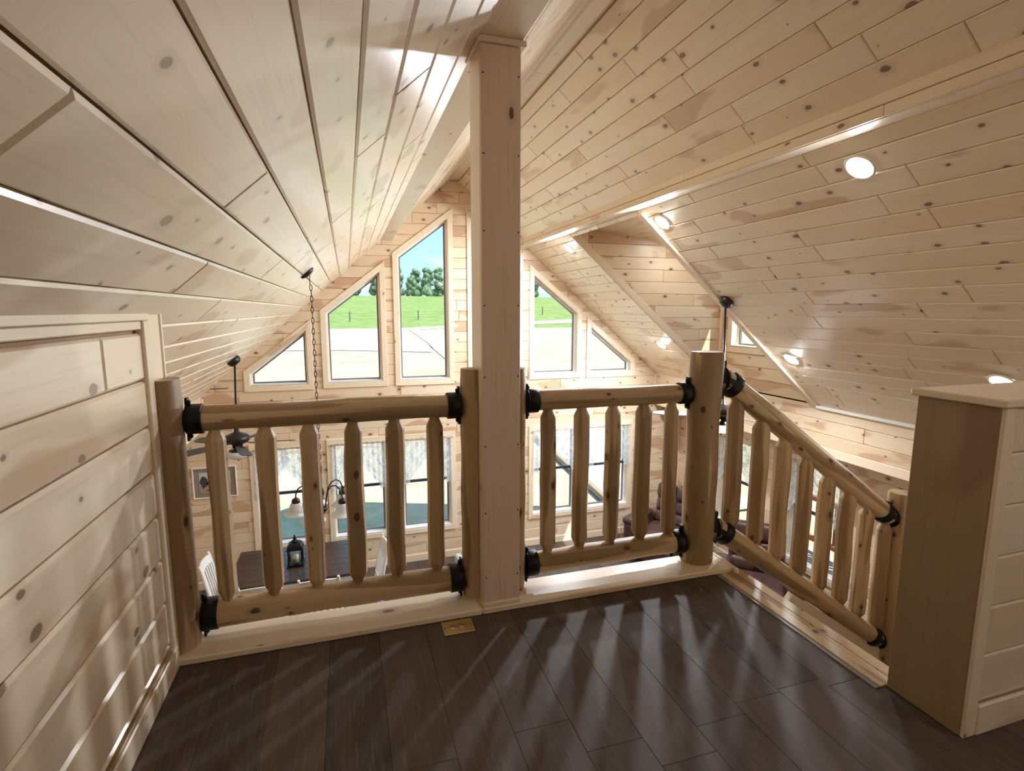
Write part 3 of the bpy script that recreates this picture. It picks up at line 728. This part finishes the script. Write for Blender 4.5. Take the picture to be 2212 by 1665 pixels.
# brass floor outlet
fo = empty('floor_outlet', (.39, 2.013, 0), 'brass floor outlet plate set in the dark loft floor', 'outlet'); oo = (.39, 2.013, 0)
MB().box(.326, .454, 1.968, 2.062, .0, .006).build('plate', BRASS, fo, bevel=.002, seg=2, off=oo)
for x in (.372, .412):
    c = MB(); c.lathe([(0, .0075), (.0145, .0075), (.0155, .0066), (.0165, .006)], (x, 2.015, 0), 20); c.lathe([(.0165, .0062), (.018, .0064), (.0185, .006)], (x, 2.015, 0), 20)
    k = c.build('screw_cover', BRASS, fo, off=oo); MB().box(x-.009, x+.009, 2.0138, 2.0162, .0075, .0079).build('slot', BRASSD, k, off=oo)
for x in (.337, .444): MB().lathe([(0, .0072), (.003, .007), (.0035, .006)], (x, 2.015, 0), 10).build('screw', BRASSD, fo, off=oo)
# recessed ceiling lights
def downlight(X, Y, label, z=None, nrm=None):
    z = ZR(X) if z is None else z; nrm = nrm or FRt.N; o = V(X, Y, z)+nrm*.018
    r = empty('recessed_light', o, label, 'light', 'recessed lights in the right ceiling slope')
    MB().lathe([(.070, .001), (.074, .005), (.088, .005), (.093, .0)], (0, 0, 0), 28, nrm).build('trim_ring', WHITE, r)
    m = MB(); m.lathe([(.0, .0115), (.040, .011), (.060, .009), (.068, .006), (.0715, .003)], (0, 0, 0), 28, nrm); m.build('lens', LENS_L if Y < .5 else LENS_N if Y < 3 or 'dormer ceiling' in label else LENS, r)
for X, Y, l in ((2.975, 2.56, 'recessed ceiling light by the boxed beam, largest and nearest'), (2.975, 4.65, 'recessed ceiling light beside the upper corner of the dormer opening'), (2.975, 6.95, 'recessed ceiling light under the far end of the boxed beam'),
                (4.56, 7.04, 'recessed ceiling light low on the far strip of ceiling past the dormer'), (4.56, 4.55, 'recessed ceiling light beside dormer edge, below the pale fan mount'), (4.56, 2.61, 'recessed ceiling light just above the half wall cap')):
    downlight(X, Y, l)
downlight(4.25, 6.05, 'added unseen light in the dormer ceiling behind the dormer edge', zdc(4.25), FDC.N)  # added lamp, never in view, brightens the dormer cheek
downlight(2.975, -.55, 'added unseen fill light over the loft behind the viewpoint')  # added out of view as fill for surfaces facing the camera
# ceiling fans
def fan(X, Y, zroof, nrm, zm, label, blade_mat, a0, lit, R=.62, rod_r=.011):
    r = empty('ceiling_fan', (X, Y, zm), label, 'fan', 'ceiling fans on long rods')
    o = V(0, 0, zroof-zm)
    m = MB(); m.lathe([(.072, 0), (.078, .012), (.072, .045), (.05, .066), (.03, .072), (.0, .072)], o+nrm*.018, 24, nrm); m.build('canopy', BRONZE, r)
    m = MB(); m.tube([o+nrm*.05, V(0, 0, .10)], rod_r, 12); m.build('down_rod', BRONZE, r)
    m = MB(); m.lathe([(.0, .125), (.025, .12), (.03, .075), (.062, .062), (.118, .040), (.138, .012), (.135, -.022), (.10, -.052), (.058, -.066), (.055, -.105), (.0, -.105)], (0, 0, 0), 28); m.build('motor', BRONZE, r)
    for k in range(5):
        a = a0+2*math.pi*k/5; d = V(math.cos(a), math.sin(a), 0); p = V(-math.sin(a), math.cos(a), 0); tilt = V(0, 0, -.22)
        b_ = MB(); sec = []
        for t, w_ in ((.20, .046), (.26, .056), (.42, .064), (.56, .066), (.60, .058), (R, .036)):
            c = d*t+V(0, 0, -.052-.02*t); side = (p+tilt).normalized()*w_
            sec.append((c-side, c+side))
        rows = [[s0+V(0, 0, .004), s1+V(0, 0, .004), s1-V(0, 0, .004), s0-V(0, 0, .004)] for s0, s1 in sec]
        b_.grid(rows, None, False, True); b_.face(rows[0][::-1]); b_.face(rows[-1])
        bl = b_.build('blade', blade_mat, r)
        h = MB(); h.bar(d*.09+V(0, 0, -.045), d*.155+V(0, 0, -.062), .022, .008); h.bar(d*.15+V(0, 0, -.062), d*.25+V(0, 0, -.050), .055, .005); h.build('blade_iron', BRONZE, bl, bevel=.002)
    m = MB(); m.lathe([(.045, -.10), (.05, -.125), (.092, -.135), (.096, -.15)], (0, 0, 0), 24); k = m.build('light_fitter', BRONZE, r)
    m = MB(); m.lathe([(.096, -.148), (.118, -.162), (.125, -.18), (.105, -.215), (.06, -.240), (0.0, -.248)], (0, 0, 0), 26); m.build('glass_bowl', GLOW if lit else FROST, r)
    m = MB(); m.lathe([(0, -.268), (.01, -.262), (.012, -.248)], (0, 0, 0), 10); m.build('finial', BRONZE, r)
fan(-1.262, 6.67, ZL(-1.262), FL.N, -.165, 'dark bladed ceiling fan with unlit white bowl on the left ceiling slope', BLADE_D, math.radians(0), False)
fan(3.835, 4.72, ZR(3.835), FRt.N, .235, 'ceiling fan with pale grey blades and lit amber bowl hanging by dormer', BLADE_L, math.radians(0), True, R=.72)
# chandelier
cx_, cy_ = -.262, 4.66
ch = empty('chandelier', (cx_, cy_, -.35), 'dark bronze chandelier with bell shaped white glass shades on a long chain', 'chandelier'); oo = (0, 0, 0)
zt = ZL(-.300)+.35
m = MB(); m.lathe([(.062, 0), (.064, .008), (.05, .02), (.02, .028), (.0, .03)], V(-.038, 0, zt)+FL.N*.018, 24, FL.N); m.build('canopy', BRONZE, ch)
chain = MB(); z = ZL(-.262)+.35-.055; k = 0
path = [V(-.020, 0, zt-.03)+V(.004*i*.0, 0, 0) for i in range(1)]
zz = zt-.035; x = -.016
pts = [(-.014, zt-.045), (-.006, zt-.085)]
zc_ = zt-.045; n_l = int((zc_-.33)/.044)
for i in range(n_l+1):
    zc = zc_-.044*i; xx = -.014*max(0, 1-i/2.2)
    R1, R2 = .0095, .026
    ringp = []
    for q in range(12):
        a = 2*math.pi*q/12; hx = R1*math.cos(a); hz = R2*math.sin(a)
        ringp.append(V(xx+(hx if i % 2 == 0 else 0), hx if i % 2 else 0, zc+hz))
    ringp.append(ringp[0]); ringp.append(ringp[1])
    chain.tube(ringp, .0032, 5, False)
o = chain.build('chain', BRONZE, ch); o['kind'] = 'stuff'
m = MB(); m.lathe([(0, .34), (.008, .335), (.012, .30), (.007, .28), (.007, .16), (.016, .14), (.022, .11), (.016, .08), (.009, .06), (.009, .0), (.026, -.01), (.042, -.03), (.040, -.05), (.02, -.07), (.012, -.085), (.0, -.10)], (0, 0, 0), 18); m.build('column', BRONZE, ch)
for k in range(5):
    a = math.radians(180+72*k); d = V(math.cos(a), math.sin(a), 0)
    ctrl = [(.03, -.035), (.045, .06), (.065, .13), (.10, .175), (.145, .185), (.185, .16), (.205, .115), (.208, .075)]
    m = MB(); m.tube([d*x+V(0, 0, z) for x, z in ctrl], .0058, 8); ar = m.build('arm', BRONZE, ch)
    c = d*.208
    m = MB(); m.lathe([(0, .085), (.012, .082), (.03, .07), (.034, .055), (.034, .040), (.028, .032)], c, 18); m.build('shade_cap', BRONZE, ar)
    m = MB(); m.lathe([(.026, .045), (.036, .04), (.049, .022), (.055, -.004), (.064, -.028), (.082, -.046), (.100, -.057), (.102, -.059), (.098, -.059), (.080, -.043), (.061, -.026), (.052, -.004), (.046, .020), (.03, .036)], c, 24); m.build('glass_shade', FROST, ar)
# ------------------------------------------------------------------ furniture on the lower floor
def rbox(x0, x1, y0, y1, z0, z1): return MB().box(x0, x1, y0, y1, z0, z1)
tx0, tx1, ty0, ty1, ZT = -1.50, .10, 6.60, 7.65, ZF+.76
dt = empty('dining_table', ((tx0+tx1)/2, (ty0+ty1)/2, ZF), 'dark plank topped dining table set below the gable windows', 'table'); oo = ((tx0+tx1)/2, (ty0+ty1)/2, ZF)
nb = 7
for i in range(nb):
    a = ty0+(ty1-ty0)*i/nb; b_ = ty0+(ty1-ty0)*(i+1)/nb
    board('top_plank', tx0, tx1, a+.0015, b_-.0015, ZT-.038, ZT, TABLEW, dt, .004, (1, 0, 0), oo)
m = MB(); m.box(tx0+.12, tx1-.12, ty0+.09, ty0+.115, ZT-.14, ZT-.04); m.box(tx0+.12, tx1-.12, ty1-.115, ty1-.09, ZT-.14, ZT-.04); m.box(tx0+.12, tx0+.145, ty0+.115, ty1-.115, ZT-.14, ZT-.04); m.box(tx1-.145, tx1-.12, ty0+.115, ty1-.115, ZT-.14, ZT-.04)
m.build('apron', WHITE, dt, bevel=.003, off=oo)
for x in (tx0+.44, tx1-.44):
    for y in (ty0+.10, ty1-.10):
        L = ZT-.04-ZF; MB().lathe([(.03, 0), (.032, .05), (.026, .12), (.042, .30), (.046, .42), (.034, .52), (.044, .55), (.044, L)], (x, y, ZF), 14, cap=True).build('leg', WHITE, dt, off=oo)
def chair(x, y, rz, label):          # faces +Y in its own frame, origin on the floor
    r = empty('dining_chair', (x, y, ZF), label, 'chair', 'white slat back dining chairs', rz)
    MB().box(-.225, .225, -.21, .22, .435, .468).build('seat', WHITE, r, bevel=.012, seg=2, smooth_bevel=True)
    for sx_ in (-1, 1):
        MB().bar((sx_*.19, .18, 0), (sx_*.19, .185, .436), .04, .04, (0, 1, 0)).build('leg', WHITE, r, bevel=.004)
        m = MB(); m.tube([V(sx_*.20, -.25, 0), V(sx_*.20, -.205, .30), V(sx_*.20, -.20, .46), V(sx_*.205, -.235, .70), V(sx_*.21, -.30, 1.02), V(sx_*.21, -.318, 1.07)], [.02, .021, .022, .02, .018, .014], 8); m.build('leg', WHITE, r)
        MB().bar((sx_*.19, .17, .17), (sx_*.20, -.22, .17), .022, .03).build('stretcher', WHITE, r, bevel=.003)
    m = MB()
    rows = []
    for i in range(9):
        t = -1+2*i/8; x_ = .20*t; yb = -.285-.025*(1-t*t)
        zz = 1.035+.018*(1-t*t)
        rows.append([V(x_, yb+.011, .945), V(x_, yb-.012+.0, zz), V(x_, yb-.032, zz), V(x_, yb-.011, .945)])
    m.grid(rows, None, False, True); m.face(rows[0][::-1]); m.face(rows[-1]); m.build('top_rail', WHITE, r, bevel=.002)
    MB().bar((-.195, -.205, .56), (.195, -.205, .56), .02, .05, (0, 0, 1)).build('lower_rail', WHITE, r, bevel=.003)
    for i in range(5):
        t = -.14+.07*i
        MB().bar((t, -.207, .57), (t*1.05, -.287, .955), .032, .011, (0, 1, 0)).build('slat', WHITE, r, bevel=.002)
    return r
chair(-1.44, 6.86, math.radians(-90), 'white dining chair at the window-side left end of the dark table')
chair(.06, 6.74, math.radians(96), 'white dining chair at right end of the dark table seen from its side')
chair(-1.02, 6.30, 0, 'white dining chair backing onto railing below the leftmost balusters')
chair(-.40, 6.28, math.radians(-2), 'white dining chair backing onto railing directly before the lantern')
# lantern on the table
lx, ly = -.752, 7.06
ln = empty('candle_lantern', (lx, ly, ZT), 'black metal candle lantern with glass sides standing on dark table', 'lantern'); ln.scale = (1.2, 1.2, 1.03)
m = MB(); m.box(-.088, .088, -.088, .088, 0, .012); m.box(-.078, .078, -.078, .078, .012, .03); m.build('base', BLACK, ln, bevel=.003)
for a in (-1, 1):
    for b_ in (-1, 1): MB().box(a*.066-.007, a*.066+.007, b_*.066-.007, b_*.066+.007, .03, .215).build('corner_post', BLACK, ln, bevel=.002)
m = MB(); m.box(-.084, .084, -.084, .084, .215, .227); m.build('cornice', BLACK, ln, bevel=.002)
m = MB(); rows = []
for i in range(7):
    t = i/6; s_ = .076*math.cos(t*1.25); zz = .227+.075*math.sin(t*1.45)
    rows.append([V(s_*x, s_*y, zz) for x, y in ((-1, -1), (1, -1), (1, 1), (-1, 1))])
m.grid(rows, None, False, True); m.face(rows[-1]); m.build('domed_roof', BLACK, ln)
m = MB(); m.lathe([(.026, .298), (.036, .306), (.03, .318), (.012, .326), (.016, .336), (.020, .348), (.012, .362), (.006, .372), (.011, .382), (.0, .392)], (0, 0, 0), 16); m.build('finial', BLACK, ln)
for (ax, s_) in ((0, -1), (0, 1), (1, -1), (1, 1)):
    m = MB(); q = s_*.066
    m.face([V(q, -.06, .03), V(q, .06, .03), V(q, .06, .215), V(q, -.06, .215)] if ax == 0 else [V(-.06, q, .03), V(.06, q, .03), V(.06, q, .215), V(-.06, q, .215)]); m.build('glass_pane', GLASS_S, ln)
cn = MB().lathe([(0, 0), (.036, 0), (.037, .09), (.033, .096), (.012, .092), (0, .092)], (0, 0, 0), 20).build('candle', CANDLE, loc=(lx, ly, ZT+.031)); tag(cn, 'cream pillar candle standing inside the black lantern', 'candle')
m = MB()
for k in range(46):
    a = R_(0, 6.28); rr = R_(.041, .047); c = V(rr*math.cos(a), rr*math.sin(a), R_(.004, .05)); d = V(-math.sin(a), math.cos(a), R_(-.2, 1.5)).normalized()*R_(.5, .8); p = d.orthogonal().normalized()
    m.face([c-p*.004, c+d*.014-p*.007, c+d*.026, c+d*.014+p*.007])
gl = m.build('greenery_wreath', LEAF, loc=(lx, ly, ZT+.031)); tag(gl, 'green sprig wreath round the candle foot in the lantern', 'wreath', kind='stuff')
# framed picture on the gable wall
px0, px1, pz0, pz1, py = -2.165, -1.60, -1.355, -.90, YG-.017
pc = empty('framed_picture', ((px0+px1)/2, py, (pz0+pz1)/2), 'white framed country scene with taupe mat on gable wall left of windows', 'picture'); oo = ((px0+px1)/2, py, (pz0+pz1)/2)
for (a, b_, c, d) in ((px0, px1, pz0, pz0+.016), (px0, px1, pz1-.016, pz1), (px0, px0+.016, pz0+.016, pz1-.016), (px1-.016, px1, pz0+.016, pz1-.016)):
    MB().box(a, b_, py-.022, py, c, d).build('frame_rail', WHITE, pc, bevel=.002, off=oo)
MATB = plain('taupe_mat', (.27, .215, .165), .7); SKYP = plain('print_pale_sky', (.55, .56, .56), .6); DKP = plain('print_dark_tree', (.05, .05, .05), .6); FLP = plain('print_field', (.38, .29, .20), .6); RDP = plain('print_rust', (.22, .09, .06), .6)
m = MB(); m.box(px0+.014, px1-.014, py-.008, py-.004, pz0+.014, pz1-.014); m.build('mat_board', MATB, pc, off=oo)
m = MB(); Y1 = py-.0092
def rect(a, b_, c, d, mi, y=Y1): m.face([V(a, y, c), V(b_, y, c), V(b_, y, d), V(a, y, d)], mi=mi)
def blob(cx0, cz0, rx, rz_, mi, y): m.face([V(cx0+rx*math.cos(q*.5236)*(1+.12*math.sin(q*2.4)), y, cz0+rz_*math.sin(q*.5236)) for q in range(12)], mi=mi)
ia, ib, ic, id_ = px0+.085, px1-.085, pz0+.085, pz1-.075
rect(ia, ib, ic+.10, id_, 0); rect(ia, ib, ic, ic+.10, 2)
blob(ia+.055, ic+.155, .05, .085, 1, Y1-.0004); blob(ia+.13, ic+.13, .04, .04, 1, Y1-.0004); blob(ib-.05, ic+.15, .035, .07, 1, Y1-.0004)
rect(ia+.035, ia+.055, ic+.06, ic+.12, 1, Y1-.0005); rect(ia+.14, ia+.20, ic+.085, ic+.125, 3, Y1-.0006); blob(ia+.12, ic+.03, .05, .014, 3, Y1-.0006); blob(ia+.25, ic+.05, .05, .016, 3, Y1-.0006)
m.build('printed_scene', [SKYP, DKP, FLP, RDP], pc, off=oo)
# recliners: faces -Y in its own frame
def recliner(x, y, rz, label, mat, s=1.0, pipe=True, grp='leather recliners'):
    r = empty('recliner', (x, y, ZF), label, 'armchair', grp, rz); r.scale = (s, s, s)
    def cush(nm, x0, x1, y0, y1, z0, z1, rad=.06, tilt=0, parent=None):
        mb = MB().box(x0, x1, y0, y1, z0, z1); o = mb.build(nm, mat, parent or r, bevel=rad, seg=4, smooth_bevel=True)
        if tilt:
            me = o.data; R3 = Matrix.Rotation(tilt, 3, 'X'); pv = V(0, .20, .42)
            for v in me.vertices: v.co = R3 @ (v.co-pv)+pv
        return o
    cush('base', -.33, .33, -.36, .36, .06, .32, .03)
    cush('seat', -.30, .30, -.44, .22, .28, .47, .07)
    cush('footrest', -.30, .30, -.475, -.41, .10, .33, .03)
    for a in (-1, 1):
        x0, x1 = sorted((a*.30, a*.47))
        cush('armrest', x0, x1, -.42, .36, .06, .56, .07); k = cush('arm_pad', x0-.012, x1+.012, -.43, .20, .52, .64, .055)
        if pipe:
            mb = MB(); mb.tube([V(a*.478, -.40, .12), V(a*.478, -.425, .50), V(a*.478, -.30, .535), V(a*.478, .18, .535)], .005, 6); mb.build('piping', PIPING, k)
    cush('back_frame', -.32, .32, .24, .40, .30, .98, .06, -.22)
    for z0, z1, d in ((.44, .62, .10), (.61, .82, .08), (.81, 1.04, .11)):
        for a in (-1, 1):
            x0, x1 = sorted((a*.004, a*.30))
            cush('back_cushion', x0, x1, .26-d, .32, z0, z1, .065, -.22)
    return r
recliner(4.83, 7.15, math.radians(-60), 'dark brown leather recliner in the far corner by the gable window', LEATHER, 1.12)
recliner(5.05, 5.36, math.radians(-40), 'dark brown leather recliner by the right wall seen under the stair rail', LEATHER, 1.12)
for (x, y, r_, hh, a_, l) in ((1.545, 7.66, .095, .25, .1, 'smaller plush grey cushion propped on the floor beside the square post'), (1.73, 7.70, .125, .36, .25, 'larger plush grey cushion on the floor half behind the square post')):
    m = MB(); m.box(-r_*.62, r_*.62, -r_*1.9, r_*1.9, 0, hh); k = m.build('plush_cushion', GREYF, bevel=min(r_*.55, hh*.4), seg=5, smooth_bevel=True, loc=(x, y, ZF)); k.rotation_euler = (0, 0, a_)
    tag(k, l, 'cushion', 'plush grey cushions'); q = MB(); q.tube([V(r_*.60, -r_*1.3, hh*.15), V(r_*.63, -r_*1.45, hh*.5), V(r_*.60, -r_*1.3, hh*.86)], .004, 6); q.build('piping', GREYF, k)
# lace curtains
def curtain(fr, poly, label):
    a, b_, zt_ = poly[0][0]-.02, poly[1][0]+.02, poly[2][1]+.005; w_ = b_-a; c = fr.p((a+b_)/2, zt_, .06)
    r = empty('lace_curtain', c, label, 'curtain', 'lace swag curtains')
    mb = MB(); mb.tube([fr.p(a-.02, zt_-.01, .055), fr.p(b_+.02, zt_-.01, .055)], .008, 10); mb.build('curtain_rod', BRASS, r, off=c)
    for side in (0, 1):
        mb = MB(); N = 44; rows = []; lens = []
        for k in range(N+1):
            t = k/N                              # 0 at the outer edge, 1 past the middle
            L = .79-.47*min(1, max(0, (t-.20)/.78))**.85 if t > .20 else .80-.02*t
            L -= .035*abs(math.sin(t*math.pi*4.5)); L *= .97
            lens.append(L)
        for q in range(9):
            row = []
            for k in range(N+1):
                t = k/N; xx = (a+t*w_*.54) if side == 0 else (b_-t*w_*.54)
                row.append(fr.p(xx, zt_+.015-lens[k]*q/8, .045+.014*math.sin(t*34+q*.12)*(0.5+.5*q/8)+(.012 if side else 0)))
            rows.append(row)
        mb.grid(rows, lambda u, v: (v/N*.45+side*3, u*.1), True); mb.build('curtain_panel', LACE, r, off=c)
names = ['lace swag curtain on the leftmost lower gable window', 'lace swag curtain on lower gable window left of the square post', 'lace swag curtain on lower gable window just left of the square post', None, 'lace swag curtain on lower gable window just right of the square post', 'lace swag curtain on the rightmost lower gable window by the recliner']
for p, n_ in zip(GL, names):
    if n_: curtain(FG, p, n_)
curtain(FRO, RW[0], 'lace swag curtain on the side wall window behind the corner post'); curtain(FRO, RW[1], 'lace swag curtain on the side wall window seen under the stair handrail')
# ------------------------------------------------------------------ outdoors
def zt_(Y, X=0):
    P = [(0, -3), (30, -3), (58, -2.75), (85, -1.57), (100, -.7), (150, 5.2), (160, 5.4), (300, 3.0)]
    for (a, za), (c, zb) in zip(P[:-1], P[1:]):
        if Y <= c: return za+(zb-za)*max(0, Y-a)/(c-a)
    return P[-1][1]
def terrain(name, x0, x1, ys, nx, mat, lift=0, edge=None):
    rows = []
    for Y in ys:
        xa, xb = (x0, x1) if edge is None else edge(Y)
        rows.append([V(xa+(xb-xa)*i/nx, Y, zt_(Y)+lift) for i in range(nx+1)])
    mb = MB(); mb.grid(rows, lambda a, c: (0, 0), True); return tag(mb.build(name, mat), kind='structure')
terrain('ground_lawn', -130, 170, [-60, -20, 0, 8, 15, 30, 40, 50, 58, 66, 75, 85], 24, LAWN)
terrain('ground_field', -130, 220, [85, 92, 100, 110, 120, 130, 140, 150, 155, 160, 200, 300], 24, FIELD)
def lerp_tab(T, x):
    for (a, va), (c, vc) in zip(T[:-1], T[1:]):
        if x <= c: return va+(vc-va)*max(0, x-a)/(c-a)
    return T[-1][1]
mb = MB(); Tn = [(-130, 57), (-2, 57.5), (5, 54), (8, 52)]; Tf = [(-130, 85), (8, 85.6), (11, 86)]
rows = []
for i in range(17):
    x = -60+i*4.25; yn, yf = lerp_tab(Tn, x), lerp_tab(Tf, x)
    rows.append([V(x, yn+(yf-yn)*q/5, zt_(yn+(yf-yn)*q/5)+.06) for q in range(6)])
mb.grid(rows, lambda a, c: (0, 0), True)
Ll = [(9, 5.35), (15, 5.87), (45, 7.97), (63, 9.1)]; Lr = [(9, 8.6), (15, 8.9), (40, 11), (66, 12), (78, 10.7)]
rows = [[V(lerp_tab(Ll, Y)+(lerp_tab(Lr, Y)-lerp_tab(Ll, Y))*q/4, Y, zt_(Y)+.07) for q in range(5)] for Y in (9, 12, 15, 25, 35, 45, 55, 63, 70, 78, 84)]
mb.grid(rows, lambda a, c: (0, 0), True)
rows = [[V(x, ya, zt_(ya)+.05), V(x, yb, zt_(yb)+.05)] for x, ya, yb in ((8, 82, 86), (18, 86, 90), (34, 92, 98), (60, 99, 106), (110, 112, 120))]
mb.grid(rows, lambda a, c: (0, 0), True)
tag(mb.build('driveway', GRAVEL), kind='structure')
ed = empty('timber_edging', (5.7, 12.8, -3), 'weathered timber edging along the gravel path outside right gable window', 'edging')
for ya, yb in ((9.4, 12.2), (12.25, 15.2), (15.25, 18.5)):
    MB().bar((lerp_tab(Ll, ya)-.06, ya, -2.90), (lerp_tab(Ll, yb)-.06, yb, -2.90), .13, .14).build('edging_timber', EDGE, ed, bevel=.01, off=(5.7, 12.8, -3))
fn = empty('wire_fence', (13, 102, zt_(102)), 'wire fence of grey posts at the foot of the green hill', 'fence'); oo = (13, 102, zt_(102))
fp = [(-36.9+12.5*i, 97.6+2.6*i*.6+.5*math.sin(i)) for i in range(9)]
fp = [(x, 99.7+(x-.61)*.235) for x in (-36.9, -24.4, -11.9, .61, 13.1, 27, 40.67, 54)]
for x, y in fp: MB().tube([V(x, y, zt_(y)-.2), V(x, y, zt_(y)+1.75)], .11, 8).build('fence_post', FPOST, fn, off=oo)
for h in (.5, .95, 1.4):
    m = MB(); m.tube([V(x, y, zt_(y)+h) for x, y in fp], .012, 5); m.build('wire', FPOST, fn, off=oo)
def tree(x, y, h, rr, label, seed):
    rnd = random.Random(seed); z0 = zt_(y)
    r = empty('tree', (x, y, z0), label, 'tree', 'trees along the crest of the hill')
    MB().tube([V(0, 0, -.3), V(.1, 0, h*.3), V(0, .1, h*.6)], [.22, .16, .08], 8).build('trunk', BARK, r)
    m = MB()
    for k in range(20):
        tz = .10+.80*(k+rnd.random())/20; c = V(rnd.uniform(-1, 1)*rr*.55*(1.2-.7*tz), rnd.uniform(-1, 1)*rr*.5, h*tz); q = rr*rnd.uniform(.36, .56)*(1.25-.65*tz)
        i0 = len(m.v); m.ball(c, q, 10, sc=(1, 1, .9))
        for i in range(i0, len(m.v)):
            d = m.v[i]-c; m.v[i] = c+d*(1+.45*mnoise.noise(m.v[i]*1.1+V(seed, 0, 0)))
        for j in range(46):
            d = V(rnd.gauss(0, 1), rnd.gauss(0, 1), rnd.gauss(0, 1)).normalized(); p = c+d*q*rnd.uniform(.9, 1.25); t = d.orthogonal().normalized()*rnd.uniform(.1, .22); s_ = t.cross(d)
            m.face([p-t, p+s_*.7+d*.1, p+t, p-s_*.7+d*.15])
    m.build('crown', CROWN, r)
for i, (x, y, h, rr, l) in enumerate(((3.0, 172, 8.6, 2.2, 'bushy tree on the hill crest at left in the second tall gable window'), (8.4, 166, 10.2, 2.3, 'tallest tree on the crest seen through the second gable window'), (15.2, 167, 10.0, 2.3, 'tree on the hill crest at left edge of the tallest gable window'), (18.6, 159, 6.4, 2.0, 'low round tree between two taller trees in the tallest gable window'),
        (21.2, 171, 9.4, 2.3, 'pointed tree at mid width of the tallest gable window'), (24.3, 164, 9.2, 2.4, 'tall tree right of middle in the tallest gable window'), (28.4, 170, 9.8, 2.4, 'tree at right edge of the tallest gable window'), (12.0, 174, 7.8, 2.2, 'tree on the crest hidden behind the wall strip between gable windows'), (54.5, 168, 8.6, 2.4, 'tree showing at top corner of the gable window right of square post'), (62.0, 176, 9.2, 2.6, 'tree on the crest beyond the right gable window, set further back'))):
    tree(x, y, h, rr, l, 31+i*7)
# porch on the right side of the house
pd = empty('porch_deck', (6.9, 4.5, -2.95), 'grey board porch deck outside the side wall windows', 'deck'); oo = (6.9, 4.5, -2.95)
for i in range(14):
    x = 5.86+.145*i; board('deck_board', x, x+.138, .6, 8.3, -2.985, -2.95, DECK, pd, .003, (0, 1, 0), oo)
pr = empty('porch_railing', (7.8, 4.5, -2.95), 'reddish stained log porch railing beyond the side windows', 'railing'); oo = (7.8, 4.5, -2.95)
for y in (1.2, 4.0, 6.35, 8.1): MB().tube([V(7.8, y, -2.95), V(7.8, y, -.42)], .085, 14, True, .08).build('porch_post', LOGR, pr, off=oo)
for z in (-2.72, -1.98): MB().tube([V(7.8, 1.2, z), V(7.8, 8.1, z)], .055, 12, True, .06).build('rail', LOGR, pr, off=oo)
for i in range(36):
    y = 1.42+.185*i
    if min(abs(y-q) for q in (4.0, 6.35, 8.1)) > .12: MB().tube([V(7.8, y, -2.72), V(7.8, y, -1.98)], .032, 8, True, .1).build('baluster', LOGR, pr, off=oo)
mb = MB(); P = [V(5.82, .4, -.05), V(8.1, .4, -.45), V(8.1, 8.6, -.45), V(5.82, 8.6, -.05)]; Q = [p+V(0, 0, .1) for p in P]
mb.face(P[::-1]); mb.face(Q)
for i in range(4): j = (i+1) % 4; mb.face([P[i], P[j], Q[j], Q[i]])
tag(mb.build('roof_porch', PINE_T), kind='structure')
